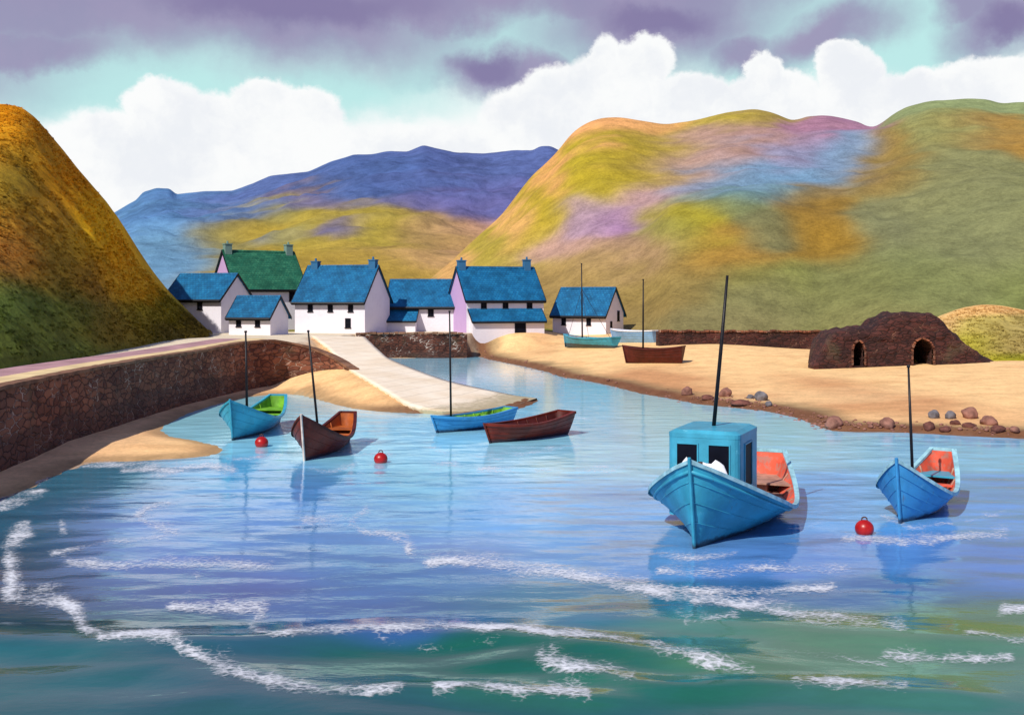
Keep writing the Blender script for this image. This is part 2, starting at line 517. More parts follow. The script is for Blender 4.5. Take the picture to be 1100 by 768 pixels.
# ------------------------------------------------------------------ water
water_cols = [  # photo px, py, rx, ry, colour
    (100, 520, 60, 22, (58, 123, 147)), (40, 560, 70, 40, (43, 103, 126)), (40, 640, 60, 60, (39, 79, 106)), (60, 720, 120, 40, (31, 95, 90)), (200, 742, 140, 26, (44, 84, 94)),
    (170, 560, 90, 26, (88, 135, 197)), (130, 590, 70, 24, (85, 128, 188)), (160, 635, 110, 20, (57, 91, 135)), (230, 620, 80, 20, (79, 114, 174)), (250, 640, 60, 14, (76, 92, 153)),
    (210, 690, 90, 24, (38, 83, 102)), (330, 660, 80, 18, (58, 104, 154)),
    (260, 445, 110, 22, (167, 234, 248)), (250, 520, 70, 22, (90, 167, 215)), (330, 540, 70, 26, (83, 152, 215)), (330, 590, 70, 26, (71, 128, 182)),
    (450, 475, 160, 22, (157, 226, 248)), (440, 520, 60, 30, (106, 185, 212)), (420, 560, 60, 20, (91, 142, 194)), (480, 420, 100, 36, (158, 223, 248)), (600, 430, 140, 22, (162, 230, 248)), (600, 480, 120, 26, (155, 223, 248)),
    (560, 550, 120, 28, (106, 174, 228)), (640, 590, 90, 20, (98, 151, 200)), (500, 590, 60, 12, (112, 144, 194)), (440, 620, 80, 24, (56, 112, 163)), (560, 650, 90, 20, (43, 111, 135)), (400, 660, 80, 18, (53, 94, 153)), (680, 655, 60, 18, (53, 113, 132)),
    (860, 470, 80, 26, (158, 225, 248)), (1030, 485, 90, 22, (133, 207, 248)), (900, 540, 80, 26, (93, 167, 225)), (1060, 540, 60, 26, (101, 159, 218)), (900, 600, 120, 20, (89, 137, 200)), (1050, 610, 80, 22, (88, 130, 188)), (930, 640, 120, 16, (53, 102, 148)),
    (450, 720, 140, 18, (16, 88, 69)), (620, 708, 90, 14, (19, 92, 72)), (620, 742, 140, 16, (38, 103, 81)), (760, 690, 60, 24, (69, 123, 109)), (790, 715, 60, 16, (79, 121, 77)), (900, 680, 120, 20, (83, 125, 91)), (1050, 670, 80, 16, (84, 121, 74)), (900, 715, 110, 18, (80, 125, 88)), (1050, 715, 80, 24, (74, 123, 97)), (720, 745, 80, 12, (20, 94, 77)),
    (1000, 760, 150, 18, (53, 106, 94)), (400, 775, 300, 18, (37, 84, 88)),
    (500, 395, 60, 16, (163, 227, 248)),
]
swell_lines = [([(-40, 690), (100, 700), (190, 722), (280, 752), (360, 775)], 0.16, 0.9), ([(240, 700), (320, 694), (420, 688), (540, 690), (640, 702), (740, 715)], 0.20, 0.7),
               ([(560, 716), (640, 730), (720, 746)], 0.14, 0.5), ([(440, 752), (560, 756), (640, 758)], 0.15, 0.5), ([(660, 668), (760, 672), (900, 684), (1000, 690)], 0.10, 0.8), ([(820, 742), (900, 746), (1000, 752)], 0.14, 0.5)]
SW = [(np.array([xy(W(*p)) for p in L]), a, w) for L, a, w in swell_lines]


def wave_z(X, Y):
    X = np.asarray(X, float); Y = np.asarray(Y, float)
    near = sstep(60, 18, Y)
    z = 0.045 * near * fbm(X * 0.25 + 3, Y * 0.7, 3) + 0.012 * sstep(90, 30, Y) * fbm(X * 0.9, Y * 1.6 + 5, 2)
    for P, a, w in SW:
        d2 = np.full(X.shape, 1e9)
        for i in range(len(P) - 1):
            ex, ey = P[i + 1] - P[i]
            t = np.clip(((X - P[i][0]) * ex + (Y - P[i][1]) * ey) / (ex * ex + ey * ey), 0, 1)
            dx, dy = X - P[i][0] - t * ex, Y - P[i][1] - t * ey
            d2 = np.minimum(d2, (dx * 0.5) ** 2 + np.where(dy < 0, dy * 1.5, dy * 0.8) ** 2)
        z = z + a * np.exp(-d2 / (w * w))
    return z


def patch_colour(PX, PY, cols, warp=14, wscale=0.02, base=(0.3, 0.3, 0.3), basew=1e-4, world=None, power=1.0):
    wx, wy = world if world is not None else (PX * wscale, PY * wscale)
    U = PX + warp * fbm(wx, wy); V = PY + warp * 0.7 * fbm(wx + 31, wy + 12)
    S = np.full(PX.shape, basew); C = np.asarray(base)[None, :] * S[:, None]
    for a, b_, rx, ry, c in cols:
        w = np.exp(-(((U - a) / rx) ** 2 + ((V - b_) / ry) ** 2) * power)
        S = S + w; C = C + w[:, None] * np.asarray(srgb(*c))[None, :]
    return C / S[:, None]


xs = axis(-17, 17, 0.16, -3500, 3500, 1.06)
ys = axis(14, 60, 0.16, -400, 6000, 1.08)
X, Y, F = sheet(xs, ys)
Z = wave_z(X, Y)
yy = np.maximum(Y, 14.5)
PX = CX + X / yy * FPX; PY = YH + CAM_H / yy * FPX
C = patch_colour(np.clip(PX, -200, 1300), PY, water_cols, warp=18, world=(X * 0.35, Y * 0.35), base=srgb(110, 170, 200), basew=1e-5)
m, nt, b, co = mat('harbour_water')
at = nt.node('ShaderNodeAttribute', attribute_name='Col')
n_a = nt.noise(nt.scaled(co, (0.8, 1.7, 1)), 1.0, 3, 0.5)
n_b = nt.noise(nt.scaled(co, (2.2, 5.0, 1)), 1.0, 3, 0.55)
mot = nt.noise(nt.scaled(co, (0.35, 0.9, 1)), 1.0, 6, 0.65)
f = nt.ramp(mot, 0.3, 0.7, 0.95, 1.2)
cc = nt.node('ShaderNodeCombineColor')
for i in range(3): nt.put(cc.inputs[i], f)
nt.put(b.inputs['Base Color'], nt.mix(1.0, at.outputs['Color'], cc.outputs[0], 'MULTIPLY'))
b.inputs['Roughness'].default_value = 0.03
b.inputs['IOR'].default_value = 1.55
b.inputs['Specular IOR Level'].default_value = 0.65
n_c = nt.noise(nt.scaled(co, (5.5, 11.0, 1)), 1.0, 4, 0.6)
nt.put(b.inputs['Normal'], nt.bump(n_c, 0.0022, 1.0, nt.bump(n_b, 0.004, 1.0, nt.bump(n_a, 0.016))))
M['water'] = m
water = mesh_obj('water', np.stack([X, Y, Z], 1), F, m, col=C)
tag(water, kind='structure')

# ------------------------------------------------------------------ foam
m, nt, b, co = mat('sea_foam')
ed = nt.node('ShaderNodeAttribute', attribute_name='edge')
n1 = nt.noise(nt.scaled(co, (1, 1.6, 1)), 6.5, 8, 0.8)
vf = nt.node('ShaderNodeTexVoronoi', feature='DISTANCE_TO_EDGE'); nt.put(vf.inputs['Vector'], nt.scaled(co, (1, 1.4, 1))); vf.inputs['Scale'].default_value = 5.5
lace = nt.ramp(vf.outputs['Distance'], 0.0, 0.22, 0.025, -0.05)
n2 = nt.noise(co, 0.8, 4)
n3 = nt.m('ADD', nt.m('ADD', nt.m('MULTIPLY', n1, 0.5), nt.m('MULTIPLY', n2, 0.5)), lace)
th = nt.m('SUBTRACT', 0.66, nt.m('MULTIPLY', ed.outputs['Fac'], 0.26))
al = nt.ramp(nt.m('SUBTRACT', n3, th), -0.07, 0.21)
nt.put(b.inputs['Base Color'], (0.80, 0.83, 0.88)); b.inputs['Roughness'].default_value = 0.9
nt.put(b.inputs['Alpha'], nt.m('MULTIPLY', al, 0.95))
nt.put(b.inputs['Normal'], nt.bump(n1, 0.015))
M['foam'] = m
foam_lines = [  # points, width in photo pixels, strength
    ([(37, 560), (22, 573), (11, 588), (10, 603), (15, 622), (10, 640), (24, 648), (45, 641), (62, 642), (80, 655), (86, 670), (94, 688), (120, 692), (150, 690), (186, 696), (196, 708), (230, 720), (262, 732), (300, 742), (350, 752)], 13, 1.0),
    ([(-10, 543), (15, 540), (34, 533), (55, 524)], 9, .9), ([(30, 520), (48, 508), (66, 499), (90, 496), (118, 499), (146, 503), (180, 504), (215, 500), (262, 505)], 9, .9),
    ([(60, 601), (85, 605), (120, 607), (170, 603), (230, 606), (300, 607)], 8, .85), ([(50, 598), (90, 586), (130, 581), (190, 575)], 5, .7),
    ([(175, 653), (200, 652), (245, 655), (295, 652)], 9, .9), ([(205, 612), (214, 622), (206, 634), (195, 646)], 6, .6), ([(290, 655), (276, 668), (272, 684), (290, 692), (330, 686), (372, 683), (430, 683), (490, 681), (560, 682), (590, 689), (640, 690), (690, 697)], 10, 1.0),
    ([(190, 537), (160, 545), (145, 553), (160, 563), (200, 571)], 7, .8), ([(70, 555), (66, 566), (72, 578)], 8, .9), ([(88, 546), (95, 553)], 8, .9),
    ([(402, 544), (388, 552), (374, 562), (392, 572), (425, 577), (440, 582), (438, 594), (452, 606)], 7, .85),
    ([(450, 604), (478, 600), (520, 606), (560, 612), (610, 615), (650, 623), (690, 632), (730, 640), (770, 645), (812, 652), (862, 662), (920, 670), (980, 676)], 11, 1.0),
    ([(572, 706), (584, 717), (620, 724), (655, 727), (690, 737)], 10, .95), ([(700, 612), (760, 613), (820, 611), (890, 613), (920, 611)], 7, .85), ([(690, 630), (720, 634), (800, 636), (860, 632), (905, 631)], 7, .85),
    ([(898, 577), (935, 580), (985, 579), (1030, 577), (1090, 573)], 8, .9), ([(1000, 575), (1020, 572)], 4, .7), ([(460, 750), (500, 744), (545, 748), (600, 750), (640, 748)], 11, 1.0), ([(330, 757), (360, 752), (400, 754), (440, 752)], 7, .8),
    ([(842, 735), (880, 738), (930, 740), (985, 745)], 11, 1.0), ([(940, 702), (985, 706), (1040, 706), (1095, 706)], 7, .85), ([(1030, 683), (1060, 684), (1090, 692), (1120, 692)], 7, .85), ([(1070, 652), (1090, 655), (1120, 652)], 9, .95),
    ([(718, 656), (740, 666), (770, 668), (800, 663)], 9, .8), ([(690, 703), (730, 712), (780, 722), (820, 727)], 9, .7), ([(650, 697), (690, 700), (720, 696)], 8, .8),
    ([(452, 503), (475, 499), (500, 505)], 8, .7), ([(505, 503), (560, 507), (610, 506), (680, 502)], 6, .65), ([(318, 556), (350, 560), (385, 553)], 8, .65), ([(455, 478), (480, 486), (530, 492), (620, 478)], 5, .6),
    ([(355, 483), (385, 488), (430, 490)], 4, .6), ([(225, 488), (250, 493), (310, 490)], 4, .7), ([(322, 500), (352, 506), (390, 498)], 5, .75), ([(540, 480), (590, 483), (630, 478)], 4, .6), ([(500, 440), (560, 452), (640, 440)], 3, .5),
    ([(800, 575), (850, 572), (890, 560)], 4, .5), ([(1030, 560), (1070, 552), (1090, 545)], 4, .6), ([(915, 493), (940, 497), (968, 490)], 4, .5), ([(940, 552), (980, 566), (1030, 560)], 4, .7), ([(610, 447), (640, 452), (662, 446)], 3, .6),
    ([(700, 590), (745, 601), (800, 592)], 6, .7), ([(1095, 740), (1110, 744)], 8, .9), ([(400, 693), (470, 700), (540, 696)], 4, .4), ([(830, 700), (900, 707), (960, 715)], 4, .5), ([(830, 668), (900, 676)], 6, .6),
]
V, Fc, E = [], [], []
for pts, wpx, st in foam_lines:
    P = np.array(pts, float)
    seg = np.r_[0, np.cumsum(np.hypot(*np.diff(P, axis=0).T))]
    t = np.arange(0, seg[-1] + 1e-6, 2.0)
    # smooth (Catmull-like) resample
    px_, py_ = np.interp(t, seg, P[:, 0]), np.interp(t, seg, P[:, 1])
    k = np.ones(7) / 7
    if len(t) > 9:
        px_ = np.convolve(np.pad(px_, 3, 'edge'), k, 'valid'); py_ = np.convolve(np.pad(py_, 3, 'edge'), k, 'valid')
    py_ = py_ + 1.2 * fbm(t * 0.08 + len(V), t * 0 + 2.0); px_ = px_ + 1.5 * fbm(t * 0.07 + len(V) + 50, t * 0)
    tx, ty = np.gradient(px_), np.gradient(py_)
    ln = np.hypot(tx, ty) + 1e-9
    wv = wpx * 1.6 * (0.75 + 0.35 * fbm(t * 0.05 + 9, t * 0 + len(V) * 0.37))
    tip = np.minimum(1, np.minimum(np.arange(len(t)) + 1, len(t) - np.arange(len(t))) / 6)
    cross = np.linspace(-1.25, 0.9, 9)
    n0 = len(V)
    for i in range(len(t)):
        for c_ in cross:
            q = W(px_[i] - ty[i] / ln[i] * c_ * wv[i], max(330, py_[i] + tx[i] / ln[i] * c_ * wv[i]))
            V.append(q); E.append(st * tip[i] * (1 - (abs(c_) / (1.25 if c_ < 0 else 0.9)) ** (1.0 if c_ < 0 else 2.2)))
    for i in range(len(t) - 1):
        for j in range(8):
            a = n0 + i * 9 + j
            Fc.append((a, a + 1, a + 10, a + 9))
VA = np.array([tuple(v) for v in V])
VA[:, 2] = wave_z(VA[:, 0], VA[:, 1]) + 0.008 + 0.012 * np.array(E)
foam = mesh_obj('sea_foam', VA, Fc, M['foam'], attrs={'edge': E})
tag(foam, 'white foam streaks and breaking wave edges on the harbour water', 'sea foam', kind='stuff')

# ------------------------------------------------------------------ hills
SAMPLES = {}


def hill(name, prof, ridge, base, cols, material, px0, px1, nc, nr, amp=1.0, nscale=0.05, bulge=0.0, rough=0.15, warp=16, smooth=5):
    """a solid ridge: each column runs from its foot up to the skyline and down the far side"""
    P = np.array(prof, float); B = np.array(base, float)
    px = np.linspace(px0, px1, nc)
    py = np.interp(px, P[:, 0], P[:, 1])
    k = np.ones(smooth) / smooth; py = np.convolve(np.pad(py, smooth // 2, 'edge'), k, 'valid')
    rd = np.interp(px, ridge[0], ridge[1])
    zt = CAM_H - (py - YH) / FPX * rd
    db = np.interp(px, B[:, 0], B[:, 1]); zb = np.interp(px, B[:, 0], B[:, 2])
    zt = np.maximum(zt, zb + 0.05)
    t = np.linspace(0, 1, nr); tb = np.linspace(1, 0, nr // 3)[1:]
    V, Cc, UV = [], [], []
    full = np.r_[t, 2 - tb]
    TT, PXX = np.meshgrid(full, px, indexing='ij')
    RD, DB, ZT, ZB = [np.broadcast_to(a, TT.shape) for a in (rd, db, zt, zb)]
    DD = np.where(TT <= 1, DB + (RD - DB) * TT, RD + (RD - DB) * 1.2 * (TT - 1))
    XX = (PXX - CX) / FPX * np.minimum(DD, RD) + (PXX - CX) / FPX * np.maximum(DD - RD, 0) * 0.4
    ks = max(5, nc // 9) | 1
    zs = np.convolve(np.pad(zt, ks // 2, 'edge'), np.hanning(ks + 2)[1:-1] / np.hanning(ks + 2)[1:-1].sum(), 'valid')
    zs = np.minimum(zs, zt + 0.12 * (zt - zb))
    ZT = zs[None, :] + (zt - zs)[None, :] * sstep(0.62, 1.0, np.where(TT <= 1, TT, 2 - TT))
    S = np.where(TT <= 1, TT + bulge * np.sin(TT * PI), 1 - sstep(0, 1, TT - 1))
    env = np.where(TT <= 1, np.clip(np.sin(np.clip(TT, 0, 1) * PI), 0, 1) ** 0.7, 0.2)
    hh = np.maximum(ZT - ZB, 0.1)
    ZZ = ZB + hh * S + env * np.minimum(amp, hh * 0.22) * fbm(XX * nscale, DD * nscale, 5) + rough * (0.15 + env) * np.minimum(1, hh / 3) * fbm(XX * nscale * 9, DD * nscale * 9, 3)
    ZZ = np.where(TT == 0, ZB - 0.6, ZZ)
    x, y, z = XX.ravel(), DD.ravel(), ZZ.ravel()
    sx, sy = CX + x / y * FPX, YH + (CAM_H - z) / y * FPX
    C = patch_colour(sx, sy, cols, warp=warp, world=(x * nscale * 1.6, (y + z) * nscale * 1.6), base=srgb(120, 118, 70), basew=1e-6)
    n, kx = TT.shape
    i, j = np.meshgrid(np.arange(n - 1), np.arange(kx - 1), indexing='ij')
    a = (i * kx + j).ravel()
    F = np.stack([a, a + 1, a + kx + 1, a + kx], 1)
    o = mesh_obj(name, np.stack([x, y, z], 1), F, material, col=C)
    tag(o, kind='structure')
    SAMPLES[name] = (np.stack([x, y, z], 1).reshape(n, kx, 3), C.reshape(n, kx, 3), nr)
    return o


left_prof = [(-420, 250), (-260, 190), (-150, 140), (-80, 118), (-30, 112), (8, 112), (28, 117), (45, 137), (66, 164), (90, 193), (108, 212), (120, 236), (135, 262), (150, 285), (170, 308), (190, 327), (206, 341), (216, 352), (224, 360)]
left_base = [(-420, 30, 2.76), (-150, 38, 2.76), (0, 50.5, 2.76), (60, 57, 2.76), (100, 62, 2.76), (150, 74, 2.76), (190, 88, 2.7), (215, 98, 2.6), (224, 102, 2.5)]
left_cols = [(10, 135, 50, 30, (230, 158, 26)), (70, 190, 30, 34, (255, 173, 22)), (110, 240, 22, 34, (255, 193, 24)), (150, 300, 22, 18, (243, 185, 36)), (20, 190, 40, 34, (150, 125, 38)), (40, 235, 40, 26, (187, 140, 36)), (10, 270, 30, 30, (197, 128, 52)),
             (60, 280, 34, 26, (170, 134, 38)), (100, 300, 24, 20, (158, 115, 32)), (20, 330, 40, 24, (105, 127, 56)), (70, 340, 36, 20, (115, 120, 46)), (40, 375, 60, 18, (105, 117, 48)), (120, 350, 34, 18, (150, 125, 36)), (170, 340, 26, 14, (165, 145, 32)), (195, 350, 20, 9, (125, 105, 38)),
             (130, 280, 14, 20, (255, 185, 26)), (-120, 200, 90, 60, (185, 140, 36)), (-120, 330, 120, 50, (115, 127, 52))]
hill('hill', left_prof, ([-500, 230], [104, 104]), left_base, left_cols, M['hillside'], -420, 224, 200, 90, amp=2.2, nscale=0.07, bulge=0.10, rough=0.16, warp=22)

right_prof = [(330, 352), (380, 340), (430, 322), (455, 306), (470, 293), (485, 281), (500, 266), (520, 248), (540, 230), (560, 203), (572, 188), (585, 177), (600, 162), (612, 145), (628, 133), (645, 127), (665, 126), (690, 130), (715, 134), (745, 130), (780, 121), (810, 117),
              (830, 121), (846, 128), (855, 131), (862, 126), (885, 124), (905, 127), (925, 132), (937, 139), (943, 139), (952, 129), (970, 118), (1000, 109), (1040, 106), (1062, 107), (1076, 112), (1090, 110), (1110, 110), (1200, 116), (1350, 140), (1500, 180), (1700, 240)]
right_base = [(330, 136, 1.9), (590, 132, 1.9), (690, 124, 1.8), (720, 116, 1.7), (880, 116, 1.7), (960, 106, 1.7), (1100, 104, 1.6), (1700, 104, 1.6)]
right_cols = [(495, 275, 14, 12, (205, 158, 96)), (545, 225, 14, 20, (217, 165, 104)), (585, 180, 14, 18, (222, 161, 101)), (640, 140, 36, 12, (220, 161, 101)), (700, 140, 24, 9, (214, 159, 97)),
              (520, 265, 20, 14, (165, 148, 55)), (570, 225, 24, 24, (171, 150, 40)), (630, 185, 40, 22, (172, 153, 43)), (700, 165, 50, 16, (166, 144, 47)), (770, 135, 34, 14, (174, 156, 53)), (815, 128, 24, 9, (158, 137, 63)),
              (545, 275, 30, 14, (170, 149, 73)), (600, 265, 24, 16, (184, 147, 134)), (640, 225, 34, 18, (165, 138, 150)), (668, 238, 24, 18, (155, 117, 154)), (700, 200, 26, 16, (175, 141, 141)), (750, 165, 34, 14, (173, 137, 134)), (800, 150, 34, 12, (164, 128, 121)), (880, 140, 36, 14, (160, 117, 136)), (910, 142, 24, 9, (158, 117, 148)), (840, 165, 26, 12, (142, 133, 157)),
              (780, 190, 34, 16, (115, 141, 163)), (830, 182, 40, 16, (110, 147, 174)), (900, 172, 26, 14, (119, 144, 169)), (740, 195, 20, 12, (134, 139, 157)), (800, 212, 36, 10, (105, 138, 138)),
              (620, 290, 50, 22, (162, 135, 80)), (660, 275, 34, 16, (166, 133, 109)), (730, 240, 30, 22, (157, 145, 44)), (700, 265, 22, 14, (143, 141, 62)), (780, 230, 36, 14, (115, 125, 84)), (820, 250, 30, 16, (118, 116, 76)), (770, 280, 60, 12, (157, 122, 53)), (690, 310, 60, 20, (141, 121, 66)), (640, 330, 60, 20, (143, 118, 67)),
              (880, 235, 30, 18, (142, 111, 46)), (850, 215, 20, 12, (135, 113, 65)), (890, 265, 34, 16, (149, 115, 41)), (950, 180, 24, 26, (146, 117, 53)), (1000, 145, 44, 14, (138, 136, 81)), (1040, 118, 60, 11, (138, 151, 101)), (970, 130, 20, 12, (134, 145, 98)), (1050, 150, 34, 10, (150, 124, 70)), (1080, 160, 24, 16, (164, 124, 53)), (920, 190, 20, 14, (140, 113, 55)),
              (1000, 200, 60, 30, (130, 130, 85)), (1060, 240, 50, 40, (125, 128, 86)), (960, 240, 30, 24, (122, 124, 86)), (1000, 300, 60, 30, (121, 127, 77)), (900, 310, 60, 24, (120, 122, 72)), (800, 320, 60, 22, (124, 122, 77)), (850, 300, 24, 14, (128, 131, 66)), (740, 345, 60, 14, (125, 118, 77)), (960, 340, 60, 16, (128, 126, 77)), (800, 300, 30, 12, (123, 119, 58)), (1090, 310, 30, 30, (121, 129, 72)), (1300, 250, 150, 80, (126, 128, 81))]
ridge_d = ([300, 470, 600, 850, 950, 1150, 1800], [210, 225, 260, 270, 270, 240, 200])
hill('hillside', right_prof, ridge_d, right_base, right_cols, M['hillside'], 330, 1700, 420, 110, amp=7.0, nscale=0.026, bulge=0.06, rough=0.35, warp=44)

dune_prof = [(960, 372), (985, 354), (1003, 344), (1018, 337), (1034, 331), (1052, 327), (1075, 328), (1100, 333), (1140, 344), (1200, 362), (1260, 380)]
dune_base = [(960, 86, 1.15), (1100, 83, 1.2), (1260, 76, 1.2)]
dune_cols = [(1030, 335, 26, 6, (232, 186, 118)), (1075, 331, 36, 5, (232, 182, 114)), (1015, 348, 14, 10, (222, 184, 120)), (1060, 350, 26, 9, (196, 176, 92)), (1090, 352, 24, 10, (178, 158, 92)), (1050, 368, 26, 10, (176, 164, 58)), (1085, 370, 24, 10, (168, 146, 84)), (1090, 388, 30, 6, (150, 146, 36)), (1045, 385, 24, 6, (164, 150, 50))]
hill('dune', dune_prof, ([900, 1300], [99, 99]), dune_base, dune_cols, M['hillside'], 960, 1260, 90, 40, amp=0.5, nscale=0.15, bulge=0.12, rough=0.10, warp=8)

mtn_prof = [(-150, 330), (20, 300), (70, 272), (100, 250), (118, 231), (135, 221), (148, 214), (152, 207), (168, 202), (184, 203), (188, 209), (215, 206), (250, 205), (272, 197), (290, 189), (310, 187), (330, 185), (355, 174), (380, 166), (400, 166), (415, 163), (438, 163), (455, 156), (468, 159), (490, 164), (520, 165), (550, 162), (572, 162), (580, 157), (592, 157), (604, 163), (640, 172), (720, 200), (820, 250), (950, 310)]
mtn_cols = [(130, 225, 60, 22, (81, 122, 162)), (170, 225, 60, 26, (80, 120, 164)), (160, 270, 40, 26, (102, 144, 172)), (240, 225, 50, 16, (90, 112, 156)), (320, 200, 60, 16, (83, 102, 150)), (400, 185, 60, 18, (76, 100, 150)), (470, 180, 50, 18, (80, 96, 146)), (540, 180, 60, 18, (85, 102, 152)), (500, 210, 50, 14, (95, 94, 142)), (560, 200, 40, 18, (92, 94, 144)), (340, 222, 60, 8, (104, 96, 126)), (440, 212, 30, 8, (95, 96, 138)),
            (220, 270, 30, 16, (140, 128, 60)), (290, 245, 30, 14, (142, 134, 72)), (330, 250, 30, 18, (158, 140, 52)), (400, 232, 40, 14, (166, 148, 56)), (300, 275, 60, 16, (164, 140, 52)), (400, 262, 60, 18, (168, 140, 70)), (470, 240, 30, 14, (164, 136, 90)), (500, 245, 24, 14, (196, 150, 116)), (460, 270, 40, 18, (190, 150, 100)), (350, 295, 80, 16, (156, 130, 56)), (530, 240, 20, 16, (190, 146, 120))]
hill('mountain', mtn_prof, ([-300, 1100], [820, 820]), [(-150, 240, 2), (950, 300, 2)], mtn_cols, M['farhill'], -150, 950, 440, 110, amp=14, nscale=0.010, bulge=0.04, rough=2.4, warp=60, smooth=3)


# low growth on the hillsides
def tufts(name, src, count, size, label, tmax=0.98, leaves=7, seed=1):
    P, C, nr = SAMPLES[src]
    r = np.random.default_rng(seed)
    n, k, _ = P.shape
    ii = (r.random(count) ** 0.8) * (nr - 2) * tmax; jj = r.random(count) * (k - 2)
    i0, j0 = ii.astype(int), jj.astype(int)
    fi, fj = (ii - i0)[:, None], (jj - j0)[:, None]
    lin = lambda A: (A[i0, j0] * (1 - fi) + A[i0 + 1, j0] * fi) * (1 - fj) + (A[i0, j0 + 1] * (1 - fi) + A[i0 + 1, j0 + 1] * fi) * fj
    p, c = lin(P), lin(C)
    keep = fbm(p[:, 0] * 0.12, p[:, 1] * 0.12) > -0.35
    p, c = p[keep], c[keep]
    m_ = len(p)
    s = size * (0.5 + r.random(m_))
    ang = r.random((m_, leaves)) * 2 * PI
    rad = r.random((m_, leaves)) ** 0.5
    off = np.stack([np.cos(ang) * rad, np.sin(ang) * rad, 0.06 + 0.34 * r.random((m_, leaves)) * (1.1 - rad)], 2) * s[:, None, None]
    ctr = p[:, None, :] + off
    gu = np.gradient(P, axis=0); gv = np.gradient(P, axis=1)
    N = np.cross(gv, gu); N /= np.linalg.norm(N, axis=2, keepdims=True) + 1e-9
    N *= np.sign(N[..., 2:3] + 1e-9)
    nn = N[i0, j0][keep]
    ln_ = nn[:, None, :] + r.normal(size=(m_, leaves, 3)) * 0.45 + np.array([0, -0.3, 0])
    ln_ /= np.linalg.norm(ln_, axis=2, keepdims=True)
    d1 = np.cross(ln_, r.normal(size=(m_, leaves, 3))); d1 /= np.linalg.norm(d1, axis=2, keepdims=True)
    d2 = np.cross(ln_, d1)
    q = s[:, None, None] * 0.33
    quad = np.stack([ctr - d1 * q, ctr - d2 * q * 0.6, ctr + d1 * q, ctr + d2 * q * 0.6], 2).reshape(-1, 3)
    col = c[:, None, :] * (0.88 + 0.24 * r.random((m_, leaves, 1)))
    col = np.repeat(col.reshape(-1, 3), 4, axis=0)
    F = np.arange(len(quad)).reshape(-1, 4)
    o = mesh_obj(name, quad, F, M['tuft'], smooth=False, col=col)
    nn = np.repeat(np.repeat(nn, leaves, axis=0), 4, axis=0)
    av = o.data.attributes.new('hillnormal', 'FLOAT_VECTOR', 'POINT'); av.data.foreach_set('vector', nn.astype(np.float32).ravel())
    return tag(o, label, 'ground cover', kind='stuff')


tufts('hill_grass', 'hill', 16000, 0.28, 'tufts of gold and dark green grass covering the steep left hill', seed=1)
tufts('dune_grass', 'dune', 2500, 0.22, 'short marram grass on the sandy dune at the right edge', seed=3)

# ------------------------------------------------------------------ harbour wall, walls, slipway, path, road
def resample(pts, step):
    pts = [Vector(p) for p in pts]
    L = [0]
    for a, b_ in zip(pts, pts[1:]): L.append(L[-1] + (b_ - a).length)
    n = max(2, int(L[-1] / step) + 1)
    out = []
    for t in np.linspace(0, L[-1], n):
        i = min(max(int(np.searchsorted(L, t)) - 1, 0), len(pts) - 2)
        f = (t - L[i]) / max(1e-9, L[i + 1] - L[i])
        out.append(pts[i].lerp(pts[i + 1], f))
    return out


def smooth_line(P, it=3):
    P = [p.copy() for p in P]
    for _ in range(it):
        P = [P[0]] + [(P[i - 1] + P[i] * 2 + P[i + 1]) / 4 for i in range(1, len(P) - 1)] + [P[-1]]
    return P


def sweep_wall(name, path, zb, zt, thick, batter, material, parent, rough=0.05, rows=9, seed=0.0):
    """path: front foot line (x, y), water side on its right hand; zb/zt lists of bottom and top heights"""
    mb = MB(); P = []
    n = len(path)
    for i, p in enumerate(path):
        t = (path[min(i + 1, n - 1)] - path[max(i - 1, 0)]); t.z = 0; t.normalize()
        out = Vector((t.y, -t.x, 0))
        row = []
        for k in range(rows + 1):
            f = k / rows
            z = zb[i] + (zt[i] - zb[i]) * f
            nz = rough * (fbm(np.array([p.y * 1.3 + p.x * 1.7 + seed]), np.array([z * 2.4]), 3)[0])
            q = Vector((p.x, p.y, 0)) - out * (batter * f - nz)
            row.append(Vector((q.x, q.y, z)))
        bk = Vector((p.x, p.y, 0)) - out * (thick + batter * 0.4)
        for f in (1.0, 0.0):
            row.append(Vector((bk.x, bk.y, zb[i] + (zt[i] - zb[i]) * f)))
        P.append(row)
    mb.grid(P)
    for e in (P[0], P[-1]): mb.add(e, [list(range(len(e)))])
    return mb.build(name, material, parent, smooth=False)


quay_line = smooth_line(resample([Vector((p.x, p.y, 0)) for p in WALL], 0.5), 12)
qt = []
for p in quay_line:
    fr = float(np.clip((p.x + 15.6) / 5.0, 0, 1)) if p.y > 66 else 0.0
    qt.append(2.86 + 0.25 * float(sstep(62, 74, p.y)) - 1.75 * fr ** 1.25)
hw = tag(empty('harbour_wall', (WALL[5].x, WALL[5].y, 0)), 'long curving dark brown stone quay wall below the hill and road', 'wall')


def under(o, root):
    """parent while keeping world coordinates"""
    o.parent = root
    o.matrix_parent_inverse = Matrix.Translation(root.location).inverted()
    return o


under(sweep_wall('wall', quay_line, [-0.4] * len(quay_line), qt, 0.75, 0.25, M['quay'], None, 0.07), hw)
cp = []
for i, p in enumerate(quay_line):
    t = quay_line[min(i + 1, len(quay_line) - 1)] - quay_line[max(i - 1, 0)]; t.normalize(); cp.append(p - Vector((t.y, -t.x, 0)) * 0.17)
under(sweep_wall('coping', cp, [z - 0.02 for z in qt], [z + 0.12 + 0.025 * (random.random() - .5) for z in qt], 0.62, 0.0, M['coping'], None, 0.05, 2), hw)

